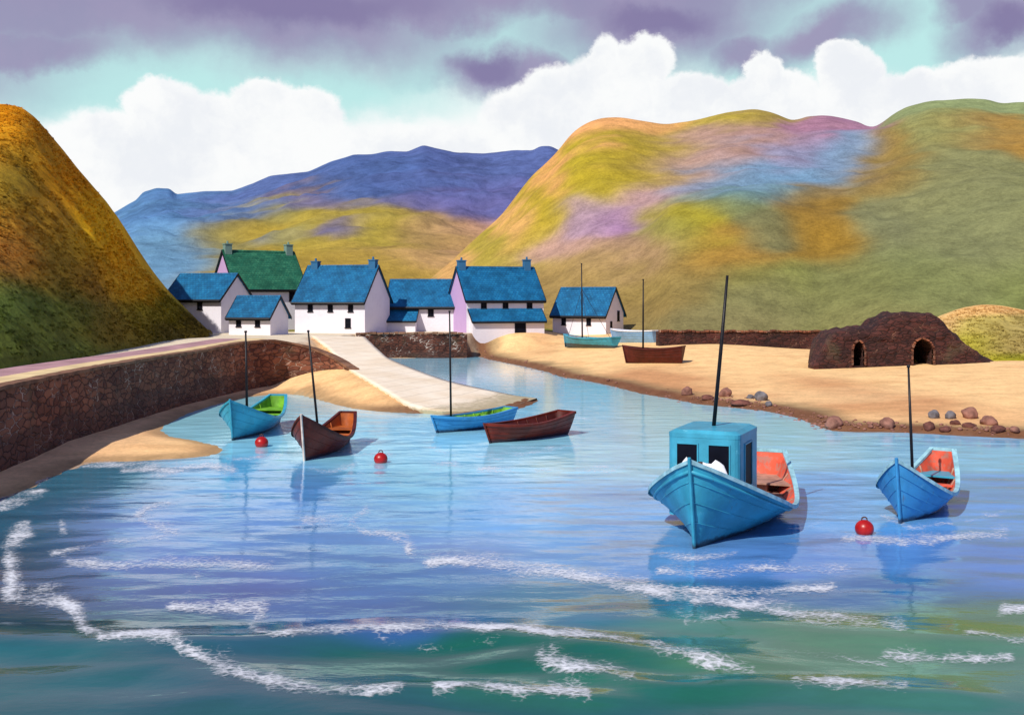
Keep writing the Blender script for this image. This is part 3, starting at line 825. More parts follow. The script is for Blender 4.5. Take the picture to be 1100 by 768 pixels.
# village wall standing in the water in front of the cottages
vw_line = [Vector((x, 111.4 + 0.3 * math.sin(x), 0)) for x in np.linspace(-15.6, -4.5, 24)]
vw_top = [2.36 + 0.05 * math.sin(i * 2.1) for i in range(24)]
vw = tag(empty('stone_wall', (-10, 111.4, 0)), 'short dark rubble wall with white flecks below the cottages, standing in water', 'wall', None)
under(sweep_wall('wall', vw_line, [-0.8] * 24, vw_top, 0.8, 0.15, M['wallstone'], None, 0.10, 8, 4.0), vw)
cb = MB(); r_ = random.Random(4)
x = -15.6
while x < -4.9:
    w_ = r_.uniform(0.35, 0.8); cb.box(x, x + w_ - 0.05, 111.45 + 0.3 * math.sin(x), 112.1, 2.36, 2.5 + r_.uniform(0, 0.12)); x += w_
under(cb.build('coping', M['coping'], None, bevel=0.04), vw)

# sea wall at the back of the right beach
sw_line = [Vector((x, y, 0)) for x, y in zip(np.linspace(13.4, 30.2, 40), np.linspace(101.5, 105.0, 40))]
gzl = [gz(p.x, p.y) for p in sw_line]
ztop = [CAM_H - (356.5 - YH) / FPX * p.y + 0.05 * math.sin(i * 1.3) for i, p in enumerate(sw_line)]
sea = tag(empty('sea_wall', (sw_line[20].x, sw_line[20].y, gzl[20])), 'long low dark brown wall along the back of the right beach', 'wall')
under(sweep_wall('wall', sw_line, [g - 0.5 for g in gzl], ztop, 0.9, 0.2, M['kiln'], None, 0.08, 7, 9.0), sea)
cb = MB()
for a, b_, z in zip(sw_line, sw_line[1:], ztop):
    cb.box(a.x + 0.02, b_.x - 0.02, a.y + 0.12, a.y + 0.95, z - 0.05, z + 0.10 + 0.06 * r_.random())
under(cb.build('coping', M['quay'], None, bevel=0.03), sea)

# slipway
def edge(pts, n=40):
    P = [W(a, b_, z) for a, b_, z in pts]
    return smooth_line(resample(P, (sum((q - p).length for p, q in zip(P, P[1:]))) / (n - 1) * 0.9999), 2)[:n]


EL, ER = edge(slip_left), edge(slip_right)
n_ = min(len(EL), len(ER))
rows = []
for i in range(n_):
    a, b_ = EL[i], ER[i]
    row = [Vector((a.x, a.y, -0.6))]
    for k in range(13):
        q = a.lerp(b_, k / 12); q.z = max(q.z, 0.10); q.z += 0.03 + 0.02 * math.sin(k * 2.3 + i * 0.7) * 0.3; row.append(q)
    row.append(Vector((b_.x, b_.y, -0.9)))
    rows.append(row)
mb = MB().grid(rows)
o = mb.build('slipway', M['slip'], None, smooth=True); tag(o, kind='structure')
for p in o.data.polygons: p.use_smooth = abs(p.normal.z) > 0.5


def strip(name, line, o0, o1, z, m):
    rows = []
    for i, p in enumerate(line):
        t = line[min(i + 1, len(line) - 1)] - line[max(i - 1, 0)]; t.normalize()
        out = Vector((t.y, -t.x, 0))
        rw = [Vector((p.x, p.y, 0)) - out * (o0 + (o1 - o0) * k / 4) for k in range(5)]
        rows.append([Vector((q.x, q.y, z(q))) for q in rw])
    o = MB().grid(rows).build(name, m, None, smooth=True)
    return tag(o, kind='structure')


ql = [p for p in quay_line if p.y < 64]
ext = [Vector((x, y, 0)) for x, y in ((-17.8, 70), (-17.9, 76), (-18.0, 82), (-18.2, 88))]
road_line = smooth_line(resample(ql + ext, 1.0), 6)
zz = lambda dz: (lambda p: 2.76 - 0.42 * float(sstep(84, 108, p.y)) + dz + 0.03)
strip('path', road_line, 0.9, 2.7, zz(0.06), M['path'])
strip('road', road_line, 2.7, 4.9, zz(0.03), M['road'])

# ------------------------------------------------------------------ cottages
def opening(wall, x, z, w, h, y, out, kind='window', side=None):
    """frame and pane on a wall face; out = unit outward normal in house space, centre at (x, y)"""
    out = Vector(out); u = Vector((-out.y, out.x, 0)); c = Vector((x, y, 0))

    def bx(mb, a0, a1, z0, z1, d0, d1):
        vs = [c + u * a + out * d + Vector((0, 0, zz_)) for zz_ in (z0, z1) for d in (d0, d1) for a in (a0, a1)]
        mb.add(vs, [(0, 2, 3, 1), (4, 5, 7, 6), (0, 1, 5, 4), (2, 6, 7, 3), (0, 4, 6, 2), (1, 3, 7, 5)])
    f = MB()
    t = 0.07
    bx(f, -w / 2 - t, -w / 2, z, z + h, -0.02, 0.05); bx(f, w / 2, w / 2 + t, z, z + h, -0.02, 0.05)
    bx(f, -w / 2 - t, w / 2 + t, z + h, z + h + t, -0.02, 0.05)
    if kind == 'window':
        bx(f, -w / 2 - t - 0.05, w / 2 + t + 0.05, z - 0.08, z, -0.02, 0.10)
        bx(f, -0.02, 0.02, z, z + h, 0.008, 0.03)
        bx(f, -w / 2, w / 2, z + h * 0.5 - 0.018, z + h * 0.5 + 0.018, 0.009, 0.028)
    o = f.build(kind, M['black'], wall)
    p = MB(); bx(p, -w / 2, w / 2, z, z + h, -0.02, 0.007 if kind == 'window' else 0.02)
    p.build('pane' if kind == 'window' else 'door_leaf', M['pane'], o)
    return o


def cottage(name, label, px, py_front, d, rot, L, Wd, eave, ridge, roofm, wins, chims=(), gable_wins=(), gablem=None, chim_mat=None, leanto=None, door=None, ov=0.42, group='whitewashed cottages of the village'):
    """px: photo column of the middle of the front; front middle stands at depth d"""
    g = gz((px - CX) / FPX * d, d)
    a = R(rot)
    front = Vector(((px - CX) / FPX * d, d, g))
    loc = front + Vector((-math.sin(a), math.cos(a), 0)) * (Wd / 2)
    root = empty(name, (loc.x, loc.y, g - 0.02), -a * 0 + (-a if False else 0))
    root.rotation_euler = (0, 0, -a * -1)
    tag(root, label, 'cottage', group)
    hx, hy = L / 2, Wd / 2
    # walls: front, back and two gables as one closed shell
    w = MB()
    apex = ridge - 0.12
    w.add([(-hx, -hy, -2.0), (hx, -hy, -2.0), (hx, -hy, eave), (-hx, -hy, eave)], [(0, 1, 2, 3)])
    w.add([(-hx, hy, -2.0), (hx, hy, -2.0), (hx, hy, eave), (-hx, hy, eave)], [(3, 2, 1, 0)])
    for sx in (1, -1):
        if sx == -1 and gablem is not None: continue
        w.add([(sx * hx, -hy, -2.0), (sx * hx, hy, -2.0), (sx * hx, hy, eave), (sx * hx, 0, apex), (sx * hx, -hy, eave)], [(0, 1, 2, 3, 4)])
    wall = w.build('wall', M['white'], root)
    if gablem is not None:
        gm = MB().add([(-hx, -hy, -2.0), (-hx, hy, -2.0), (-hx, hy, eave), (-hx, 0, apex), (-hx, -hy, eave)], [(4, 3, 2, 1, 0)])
        o = gm.build('gable_wall', gablem, root); o['label'] = 'gable wall with lilac shade put into its colour'
    # roof: two slabs with slightly uneven courses
    sl = (ridge - eave) / hy
    vo = 0.16
    rf = MB()
    for s in (1, -1):
        nx, ny = 16, 8
        top = []
        for j in range(ny + 1):
            y = s * (hy + ov) * (1 - j / ny); z = ridge - sl * abs(y)
            top.append([Vector((-hx - vo + (2 * hx + 2 * vo) * i / nx, y, z + 0.10 + 0.03 * fbm(np.array([i * 0.5 + d]), np.array([j * 0.6 + px]), 2)[0])) for i in range(nx + 1)])
        rf.grid(top)
        bot = [[v + Vector((0, 0, -0.18)) for v in (r0[0], r0[-1])] for r0 in (top[0], top[-1])]
        rf.add([bot[0][0], bot[0][1], bot[1][1], bot[1][0]], [(0, 1, 2, 3)])
        for k in range(nx):
            rf.add([top[0][k], top[0][k + 1], top[0][k + 1] + Vector((0, 0, -0.18)), top[0][k] + Vector((0, 0, -0.18))], [(0, 1, 2, 3)])
        for e in (0, -1):
            rf.add([r0[e] for r0 in top] + [top[-1][e] + Vector((0, 0, -0.18)), top[0][e] + Vector((0, 0, -0.18))], [list(range(ny + 3))])
    roof = rf.build('roof', roofm, root)
    rt = MB(); k = 0
    xx = -hx - vo
    while xx < hx + vo - 0.05:
        x2 = min(xx + 0.45, hx + vo)
        rt.prism([(xx, -0.16, ridge - 0.02), (xx, 0.0, ridge + 0.19), (xx, 0.16, ridge - 0.02)], (x2 - xx - 0.02, 0, 0)); xx += 0.45
    rt.build('ridge_tiles', roofm, roof)
    zg = eave - sl * ov
    gt = MB()
    gt.tube([(-hx - vo, -hy - ov - 0.05, zg + 0.0), (hx + vo, -hy - ov - 0.05, zg + 0.0)], 0.11, 8)
    gt.box(-hx - vo + 0.01, hx + vo - 0.01, -hy - ov + 0.005, -hy - ov + 0.06, zg - 0.20, zg + 0.02)
    gt.build('gutter', M['black'], roof)
    for sx in (1, -1):
        bb = MB()
        for s in (1, -1):
            x0 = sx * (hx + vo + 0.004)
            bb.prism([(x0, s * (hy + ov), zg - 0.14), (x0, s * (hy + ov), zg + 0.13), (x0, 0, ridge + 0.14), (x0, 0, ridge - 0.10)], (sx * 0.05, 0, 0))
        bb.build('bargeboard', M['black'], roof)
    for cx, cw, ch in chims:
        c = MB()
        z0 = ridge - sl * 0.4 - 0.2
        c.box(cx - cw / 2, cx + cw / 2, -0.38, 0.38, z0, ridge + ch)
        c.box(cx - cw / 2 - 0.06, cx + cw / 2 + 0.06, -0.44, 0.44, ridge + ch + 0.002, ridge + ch + 0.12)
        co_ = c.build('chimney', chim_mat or M['chim_blue'], roof)
        pot = MB().tube([(cx, 0, ridge + ch + 0.1), (cx, 0, ridge + ch + 0.42)], [0.13, 0.10], 10)
        for v, f in [(pot.v, pot.f)]:
            c2 = MB(); c2.add(v, f)
        # pots are built into the stack's own mesh
        bm = bmesh.new(); bm.from_mesh(co_.data)
        vs = [bm.verts.new(v) for v in pot.v]
        for f in pot.f:
            bm.faces.new([vs[i] for i in f])
        bm.to_mesh(co_.data); bm.free()
    for wx, wz, ww, wh in wins:
        opening(wall, wx, wz, ww, wh, -hy, (0, -1, 0))
    for wy, wz, ww, wh in gable_wins:
        opening(wall, hx, wz, ww, wh, wy, (1, 0, 0))
    if door:
        opening(wall, door[0], 0.0, door[1], door[2], -hy, (0, -1, 0), 'door')
    if leanto:
        x0, x1, dep, zl, zh, lwins, ldoor = leanto
        lw = MB().add([(x0, -hy - dep, -2.0), (x1, -hy - dep, -2.0), (x1, -hy - dep, zl), (x0, -hy - dep, zl), (x0, -hy - 0.01, -2.0), (x1, -hy - 0.01, -2.0), (x1, -hy - 0.01, zh - 0.1), (x0, -hy - 0.01, zh - 0.1)],
                      [(0, 1, 2, 3), (1, 5, 6, 2), (4, 0, 3, 7)])
        lo = lw.build('porch_wall', M['white'], root)
        s2 = (zh - zl) / dep
        q = [(x0 - 0.15, -hy - dep - 0.3, zl - 0.3 * s2 + 0.04), (x1 + 0.15, -hy - dep - 0.3, zl - 0.3 * s2 + 0.04), (x1 + 0.15, -hy - 0.012, zh + 0.04), (x0 - 0.15, -hy - 0.012, zh + 0.04)]
        lr = MB().prism(q, (0, 0, 0.12)).build('porch_roof', roofm, root)
        e = MB().box(x0 - 0.16, x1 + 0.16, -hy - dep - 0.36, -hy - dep - 0.302, zl - 0.3 * s2 - 0.08, zl - 0.3 * s2 + 0.12)
        for xa, sx in ((x0 - 0.152, -1), (x1 + 0.152, 1)):
            e.prism([(xa, q[0][1], q[0][2] - 0.06), (xa, q[0][1], q[0][2] + 0.15), (xa, q[2][1], q[2][2] + 0.15), (xa, q[2][1], q[2][2] - 0.06)], (sx * 0.05, 0, 0))
        e.build('fascia', M['black'], lr)
        for wx, wz, ww, wh in lwins: opening(lo, wx, wz, ww, wh, -hy - dep, (0, -1, 0))
        if ldoor: opening(lo, ldoor[0], 0.02, ldoor[1], ldoor[2], -hy - dep, (0, -1, 0), 'door')
    return root


cottage('cottage', 'blue roofed cottage half hidden behind the foot of the left hill', 207, 360, 117, -20, 7.0, 5.6, 3.75, 6.15, M['slate'], [(0.9, 2.45, 0.5, 1.0)])
cottage('cottage', 'green roofed white cottage with a stack at each end', 291, 358, 127, 36, 8.6, 6.8, 4.9, 9.0, M['green_slate'], [(2.6, 3.3, 0.6, 1.3)],
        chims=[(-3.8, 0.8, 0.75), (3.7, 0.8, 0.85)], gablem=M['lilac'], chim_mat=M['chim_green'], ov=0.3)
cottage('cottage', 'tiny low blue roofed outhouse in front of the green roofed cottage', 268, 358, 110, -17, 4.6, 3.6, 2.0, 3.75, M['slate'], [(-1.2, 0.85, 0.42, 0.75), (0.9, 0.85, 0.42, 0.75)], ov=0.38)
cottage('cottage', 'long blue roofed cottage with two stacks at the top of the slipway', 354, 358, 116, -17, 8.0, 6.4, 3.65, 7.0, M['slate'], [(-2.2, 2.25, 0.45, 0.85), (0.1, 2.25, 0.45, 0.85), (2.4, 2.25, 0.45, 0.85), (2.1, 0.6, 0.5, 0.9)],
        chims=[(-3.2, 0.75, 0.5), (3.5, 0.75, 0.6)], ov=0.5)
cottage('cottage', 'lower blue roofed cottage with a small lean-to above the rubble wall', 452, 360, 121.5, -4, 7.4, 5.6, 3.0, 5.6, M['slate'], [(1.1, 1.7, 0.5, 0.9)],
        leanto=(-3.5, -0.4, 1.3, 1.3, 2.25, [], None), ov=0.42)
cottage('cottage', 'tall blue roofed cottage with two stacks and a full-width porch roof', 543, 362, 118, 19, 8.6, 6.8, 3.6, 6.9, M['slate'], [(-2.4, 2.55, 0.5, 0.75), (0.0, 2.55, 0.5, 0.75), (2.7, 2.55, 0.5, 0.75)],
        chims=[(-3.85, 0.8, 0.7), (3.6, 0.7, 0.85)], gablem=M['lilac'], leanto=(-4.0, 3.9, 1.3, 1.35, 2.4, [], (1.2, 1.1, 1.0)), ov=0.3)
cottage('cottage', 'single storey blue roofed cottage alone beside the beached boats', 622, 360, 124, -30, 6.6, 4.6, 2.55, 5.2, M['slate'], [(-1.9, 1.15, 0.42, 0.95), (1.2, 1.15, 0.42, 0.95)],
        gable_wins=[(-1.0, 0.9, 0.35, 0.6), (0.9, 1.6, 0.45, 1.05)], ov=0.42)

# ------------------------------------------------------------------ lime kiln
kp = [(868, 391), (875, 383), (881, 371), (891, 359), (904, 354.5), (922, 353), (937, 352.5), (942, 346), (949, 341.5), (960, 338.2), (974, 336.5), (988, 336.8), (1001, 339.5), (1011, 345), (1018, 353), (1026, 361), (1041, 373), (1056, 384), (1071, 391.5), (1078, 394)]
kc = ground_hit(972, 393)
KD = kc.y
kroot = empty('lime_kiln', (kc.x, KD, kc.z))
tag(kroot, 'rounded dark stone lime kiln with two black arches on the beach', 'lime kiln')
ksl = 0.06                                            # its face turns a little away to the right
kx = np.linspace(868, 1078, 90)
ky = np.interp(kx, [p[0] for p in kp], [p[1] for p in kp])
rows = []
for a, b_ in zip(kx, ky):
    x = (a + 5 - CX) / FPX * KD - kc.x
    h = max(0.12, (393.5 - b_) / FPX * KD)
    y0 = ksl * x
    dep = 1.2 + 5.5 * min(1, h / 2.2)
    prof = [(0, -1.0), (0.02, 0.0), (0.06, h * 0.3), (0.12, h * 0.6), (0.22, h * 0.86), (0.45, h * 0.97), (0.9, h), (dep * 0.6, h * 1.0), (dep * 0.85, h * 0.8), (dep, 0.0), (dep, -1.0)]
    pr = []
    for (u, v), (u2, v2) in zip(prof, prof[1:]):
        for f in np.linspace(0, 1, 5)[:-1]: pr.append((u + (u2 - u) * f, v + (v2 - v) * f))
    pr.append(prof[-1])
    row = []
    for u, v in pr:
        nn = mnoise.noise(Vector((x * 1.1, u * 1.6, v * 1.5))) * 0.26 + mnoise.noise(Vector((x * 4, u * 4, v * 5))) * 0.09
        row.append(Vector((x + nn * 0.5, y0 + u + nn * (0.6 if v > -0.5 else 0), v + (nn if v > 0.05 else 0))))
    rows.append(row)
kb = MB().grid(rows)
for e in (rows[0], rows[-1]): kb.add(e, [list(range(len(e)))])
n_ = len(rows[0])
kb.add([r0[0] for r0 in rows] + [r0[-1] for r0 in rows[::-1]], [list(range(2 * len(rows)))])
body = kb.build('wall', M['kiln'], kroot, smooth=False)
cut = MB()
for xa, xb, yt, depth in ((910.5, 922.5, 366, 4.2), (976, 998, 363.5, 5.2)):
    x0, x1 = (xa + 5 - CX) / FPX * KD - kc.x, (xb + 5 - CX) / FPX * KD - kc.x
    h = (393 - yt) / FPX * KD
    cx_ = (x0 + x1) / 2 - (0.12 if xb > 950 else 0)
    pts = [(x0, -0.02), (x0, h * 0.62), (x0 + (cx_ - x0) * 0.35, h * 0.87), (cx_, h), (cx_ + (x1 - cx_) * 0.65, h * 0.87), (x1, h * 0.62), (x1, -0.02)]
    cut.prism([Vector((x, -1.0, z)) for x, z in pts], (0, 1.0 + depth, 0))
co_ = cut.build('cutter', None, None)
co_.location = kroot.location
bo = body.modifiers.new('arches', 'BOOLEAN'); bo.operation = 'DIFFERENCE'; bo.solver = 'EXACT'; bo.object = co_
bpy.context.view_layer.update()
me2 = bpy.data.meshes.new_from_object(body.evaluated_get(bpy.context.evaluated_depsgraph_get()))
body.modifiers.clear(); body.data = me2
bpy.data.objects.remove(co_, do_unlink=True)
for nm, (xa, xb, yt) in (('arch_surround', (910.5, 922.5, 366)), ('arch_surround', (976, 998, 363.5))):
    x0, x1 = (xa + 5 - CX) / FPX * KD - kc.x, (xb + 5 - CX) / FPX * KD - kc.x
    h = (393 - yt) / FPX * KD; cx_ = (x0 + x1) / 2 - (0.12 if xb > 950 else 0)
    pts = [(x0, 0), (x0, h * 0.62), (x0 + (cx_ - x0) * 0.35, h * 0.87), (cx_, h), (cx_ + (x1 - cx_) * 0.65, h * 0.87), (x1, h * 0.62), (x1, 0)]
    ms = MB()
    for (ax, az), (bx_, bz) in zip(pts, pts[1:]):
        L_ = math.hypot(bx_ - ax, bz - az); k_ = max(1, int(L_ / 0.4))
        nx, nz = -(bz - az) / L_, (bx_ - ax) / L_
        for i in range(k_):
            p0 = (ax + (bx_ - ax) * (i + .06) / k_, az + (bz - az) * (i + .06) / k_); p1 = (ax + (bx_ - ax) * (i + .94) / k_, az + (bz - az) * (i + .94) / k_)
            t_ = 0.13
            yb = ksl * p0[0] - 0.16 + 0.05 * random.random()
            ms.prism([Vector((p0[0], yb, p0[1])), Vector((p1[0], yb, p1[1])), Vector((p1[0] + nx * t_, yb, p1[1] + nz * t_)), Vector((p0[0] + nx * t_, yb, p0[1] + nz * t_))], (0, 0.45, 0))
    ms.build(nm, M['quay'], kroot, bevel=0.02)

# ------------------------------------------------------------------ boats
def boat(name, label, bow, stern, beam, bow_h, mid_h, stern_h, hullm, inm, railm, sm=0.38, transom=0.55, foredeck=0.26, floor=0.12, draft=0.4, mast=None, dip=0.6, thwarts=(0.5, 0.72), rake=0.35, group='boats moored in the harbour', cat='boat', fullness=2.0, stemm=None, tilt=0.0, zoff=0.0, bottom=0.45, vee=1.45, peak=2.5, ribs=True, ribm=None, floorm=None, taper=1.7, seat=None):
    """bow/stern: world points on the waterline.  Local frame: x forward (bow +), y to port, z up from the waterline."""
    bow, stern = Vector(bow), Vector(stern)
    c = (bow + stern) / 2; c.z += zoff
    dv = bow - stern; L = Vector((dv.x, dv.y, 0)).length
    root = empty(name, c)
    root.rotation_euler = (tilt, -math.atan2(dv.z, L), math.atan2(dv.y, dv.x))
    tag(root, label, cat, group)
    NS, NU = 30, 12
    S = np.linspace(0, 1, NS)

    def half(s):
        if s < sm:
            return beam / 2 * (1 - (1 - s / sm) ** fullness) ** 0.85
        return beam / 2 * (1 - (1 - transom) * ((s - sm) / (1 - sm)) ** taper)

    def sheer(s):
        if s < dip:
            f = 1 - s / dip
            return mid_h + (bow_h - mid_h) * f ** peak
        f = (s - dip) / (1 - dip)
        return mid_h + (stern_h - mid_h) * f ** 1.7

    def yat(s, u):
        flare = 1 - u ** vee
        return half(s) * (flare ** 0.8) * (1 - bottom * u * (1 - 0.25 * s)) if u < 1 else 0.0

    def xat(s, z):
        return L * (0.5 - s) + rake * (z / max(bow_h, .1)) * (1 - s) ** 3 - (0.12 * z / max(stern_h, .1)) * s ** 6

    def pt(s, u, sd_, inset=0.0):
        z = sheer(s) + (-draft - sheer(s)) * u
        y = max(0.0, yat(s, u) - inset)
        x = xat(s, z)
        if inset: x = x - inset * 1.4 * (1 - s) + inset * s
        return Vector((x, sd_ * y, z))

    h = MB()
    for sd_ in (1, -1):
        h.grid([[pt(s, u, sd_) for u in np.linspace(0, 1, NU)] for s in S])
    tr = [pt(1, u, 1) for u in np.linspace(0, 1, NU)] + [pt(1, u, -1) for u in np.linspace(0, 1, NU)][::-1]
    h.add(tr, [list(range(len(tr)))])
    hull = h.build('hull', hullm, root, smooth=True)
    for p in hull.data.polygons:
        if len(p.vertices) > 8: p.use_smooth = False
    # planking seams as thin raised strakes, and the stem post
    sk = MB()
    for u in (2 / 11, 4 / 11, 6 / 11):
        for sd_ in (1, -1):
            sk.tube([pt(s, u, sd_) + Vector((0, sd_ * 0.004, 0)) for s in S], 0.014, 5, False)
    sk.build('strake', hullm, hull)
    st = MB()
    st.tube([pt(0, u, 1) + Vector((0.02, 0, 0)) for u in np.linspace(-0.03, 1, 10)], 0.045, 6)
    st.build('stem_post', stemm or hullm, hull)
    # inner skin
    inn = MB(); fl = []
    ins = 0.07
    Si = np.linspace(0.03, 0.985, NS)
    for sd_ in (1, -1):
        G = []
        for s in Si:
            zf = floor
            uf = (sheer(s) - zf) / (sheer(s) + draft)
            G.append([pt(s, u, sd_, ins) for u in np.linspace(0.0, max(0.02, uf), 7)])
        inn.grid(G); fl.append([g[-1] for g in G])
    e = [pt(0.985, u, 1, ins) for u in np.linspace(0, (sheer(.985) - floor) / (sheer(.985) + draft), 7)] + [pt(0.985, u, -1, ins) for u in np.linspace(0, (sheer(.985) - floor) / (sheer(.985) + draft), 7)][::-1]
    inn.add(e, [list(range(len(e)))])
    inn.build('inner_side', inm, root, smooth=True)
    fb = MB()
    npl = 7
    for k in range(npl):
        a, b_ = k / npl + 0.008, (k + 1) / npl - 0.008
        fb.grid([[p.lerp(q, t) + Vector((0, 0, 0.015 * (k % 2))) for t in (a, b_)] for p, q in zip(*fl)])
    base_f = [[p - Vector((0, 0, 0.02)), q - Vector((0, 0, 0.02))] for p, q in zip(*fl)]
    fb.grid(base_f)
    fb.build('floor_boards', floorm or inm, root)
    # bent ribs
    for s in ((0.5, 0.62, 0.74, 0.86) if ribs else ()):
        uf = (sheer(s) - floor) / (sheer(s) + draft)
        us = np.linspace(0.04, uf, 5)
        a_ = [pt(s, u, 1, ins + 0.015) for u in us]; c_ = [pt(s, u, -1, ins + 0.015) for u in us][::-1]
        a_[-1].z += 0.03; c_[0].z += 0.03
        MB().tube(a_ + c_, 0.03, 5).build('rib', ribm or inm, root, smooth=True)
    # gunwale
    gw = MB()
    for sd_ in (1, -1):
        ring = []
        for s in S:
            p, q = pt(s, 0, sd_), pt(s, 0, sd_, ins + 0.02)
            o_ = Vector((0, sd_ * 0.035, 0))
            ring.append([p + o_ - Vector((0, 0, .07)), p + o_ + Vector((0, 0, .03)), q + Vector((0, 0, .03)), q - Vector((0, 0, .05))])
        gw.grid(ring)
        for e_ in (ring[0], ring[-1]): gw.add(e_, [(0, 1, 2, 3)])
    p, q = pt(1, 0, 1), pt(1, 0, -1)
    gw.box(p.x - 0.03, p.x + 0.08, q.y, p.y, p.z - 0.06, p.z + 0.035)
    gw.build('gunwale', railm, root)
    if foredeck:
        Sf = np.linspace(0.0, foredeck, 8)
        dk = MB().grid([[pt(s, 0, 1, 0.03).lerp(pt(s, 0, -1, 0.03), t) + Vector((0, 0, 0.012 + 0.06 * (1 - (2 * t - 1) ** 2) * s / foredeck)) for t in np.linspace(0, 1, 7)] for s in Sf])
        a, b_ = pt(foredeck, 0, 1, 0.05), pt(foredeck, 0, -1, 0.05)
        uf = (sheer(foredeck) - floor) / (sheer(foredeck) + draft)
        c1_, c2_ = pt(foredeck, uf, 1, 0.08), pt(foredeck, uf, -1, 0.08)
        dk.add([a, b_, Vector((a.x, c2_.y, floor)), Vector((a.x, c1_.y, floor))], [(0, 1, 2, 3)])
        dk.build('foredeck', hullm, root, smooth=False)
    for s in thwarts:
        z = sheer(s) - 0.2
        if z < floor + 0.12: z = floor + 0.14
        u = (sheer(s) - z) / (sheer(s) + draft)
        y = yat(s, u) - ins + 0.01
        x = xat(s, z)
        MB().box(x - 0.13, x + 0.13, -y, y, z - 0.04, z + 0.02).build('thwart', inm, root, bevel=0.01)
    if seat:
        zs_ = sheer(0.82) - 0.22; P1, P2 = [], []
        for s in np.linspace(0.76, 0.965, 7):
            y = yat(s, (sheer(s) - zs_) / (sheer(s) + draft)) - ins + 0.012; x = xat(s, zs_)
            P1.append(Vector((x, y, zs_))); P2.append(Vector((x, -y, zs_)))
        MB().prism(P1 + P2[::-1], (0, 0, 0.05)).build('stern_seat', seat, root)
    if mast:
        ms, height, lean_x, lean_y, r0 = mast
        x = xat(ms, floor)
        mm = MB().tube([(x, 0, floor - 0.02), (x + lean_x * .5, lean_y * .5, floor + height * .5), (x + lean_x, lean_y, floor + height)], [r0, r0 * .9, r0 * .62], 10)
        mo = mm.build('mast', M['mast'], root, smooth=True)
        MB().tube([(x + lean_x, lean_y, floor + height - 0.02), (x + lean_x, lean_y, floor + height + 0.06)], [r0 * 1.1, r0 * .9], 10).build('mast_cap', M['mast'], mo, smooth=True)
    root['L'] = L
    return root, dict(xat=xat, sheer=sheer, half=half, pt=pt, L=L)


def from_view(px, py, depth_stern, px_stern):
    b_ = W(px, py); s_ = Vector(((px_stern - CX) / FPX * depth_stern, depth_stern, 0))
    return b_, s_


# big fishing boat with a wheelhouse
b_, s_ = from_view(746, 589, 34.2, 820)
fb, F_ = boat('fishing_boat', 'big turquoise fishing boat with a wheelhouse, nearest in the harbour', b_, s_, 3.6, 2.15, 0.50, 1.35, M['teal'], M['orange_in'], M['rail'], sm=0.30, transom=0.36, taper=2.1, seat=M['grey_in'], foredeck=0.20, floor=0.36, draft=0.6, dip=0.58, thwarts=(), rake=0.45, fullness=1.7, cat='fishing boat', bottom=0.62, vee=1.3, peak=2.3, ribm=M['grey_in'], floorm=M['grey_in'])
L = F_['L']
# wheelhouse
wx1, wx0 = L * (0.5 - 0.20), L * (0.5 - 0.48)
wy = 0.93; zb, zt = 0.44, 2.44
wh = MB()


def rrect(x0, x1, y0, y1, r, n=4):
    P = []
    for cx, cy, a0 in ((x1 - r, y1 - r, 0), (x0 + r, y1 - r, 90), (x0 + r, y0 + r, 180), (x1 - r, y0 + r, 270)):
        for k in range(n + 1):
            a = R(a0 + 90 * k / n); P.append((cx + r * math.cos(a), cy + r * math.sin(a)))
    return P


ws = 0.25
ring = rrect(wx0, wx1, -wy + ws, wy + ws, 0.2)
wh.prism([Vector((x, y, zb)) for x, y in ring], (0, 0, zt - zb))
hs = wh.build('wheelhouse', M['cabin'], fb)
hs.location.y = -0.46
rf = MB()
R1 = rrect(wx0 - 0.006, wx1 + 0.006, -wy + ws - 0.006, wy + ws + 0.006, 0.205)
R2 = rrect(wx0 + 0.12, wx1 - 0.10, -wy + ws + 0.14, wy + ws - 0.14, 0.22)
k = len(R1)
vs = [Vector((x, y, zt + 0.003)) for x, y in R1] + [Vector((x, y, zt + 0.11)) for x, y in R1] + [Vector((x, y, zt + 0.19)) for x, y in R2]
fs = [list(range(k))[::-1]] + [(i, (i + 1) % k, k + (i + 1) % k, k + i) for i in range(k)] + [(k + i, k + (i + 1) % k, 2 * k + (i + 1) % k, 2 * k + i) for i in range(k)] + [list(range(2 * k, 3 * k))]
rf.add(vs, fs).build('roof', M['cabin'], hs)


def pane(parent, c, u, v, w, h, out):
    c, u, v, out = map(Vector, (c, u, v, out))
    def slab(mb, a0, a1, b0, b1, d0, d1):
        vs = [c + u * a + v * b2 + out * d for d in (d0, d1) for b2 in (b0, b1) for a in (a0, a1)]
        mb.add(vs, [(0, 2, 3, 1), (4, 5, 7, 6), (0, 1, 5, 4), (2, 6, 7, 3), (0, 4, 6, 2), (1, 3, 7, 5)])
    f = MB(); t = 0.035
    slab(f, -w / 2 - t, -w / 2, -h / 2 - t, h / 2 + t, -.01, .03); slab(f, w / 2, w / 2 + t, -h / 2 - t, h / 2 + t, -.01, .03)
    slab(f, -w / 2, w / 2, h / 2, h / 2 + t, -.01, .03); slab(f, -w / 2, w / 2, -h / 2 - t, -h / 2, -.01, .03)
    o = f.build('window', M['cabin'], parent)
    p = MB(); slab(p, -w / 2, w / 2, -h / 2, h / 2, -.01, .008); p.build('pane', M['pane'], o)


zc = 1.70
for yy_ in (-0.41, 0.41):
    pane(hs, (wx1, yy_ + ws, zc), (0, 1, 0), (0, 0, 1), 0.52, 1.15, (1, 0, 0))
for sd_ in (1, -1):
    pane(hs, ((wx0 + wx1) / 2 + 0.15, ws + sd_ * wy, zc), (1, 0, 0), (0, 0, 1), 0.80, 1.1, (0, sd_, 0))
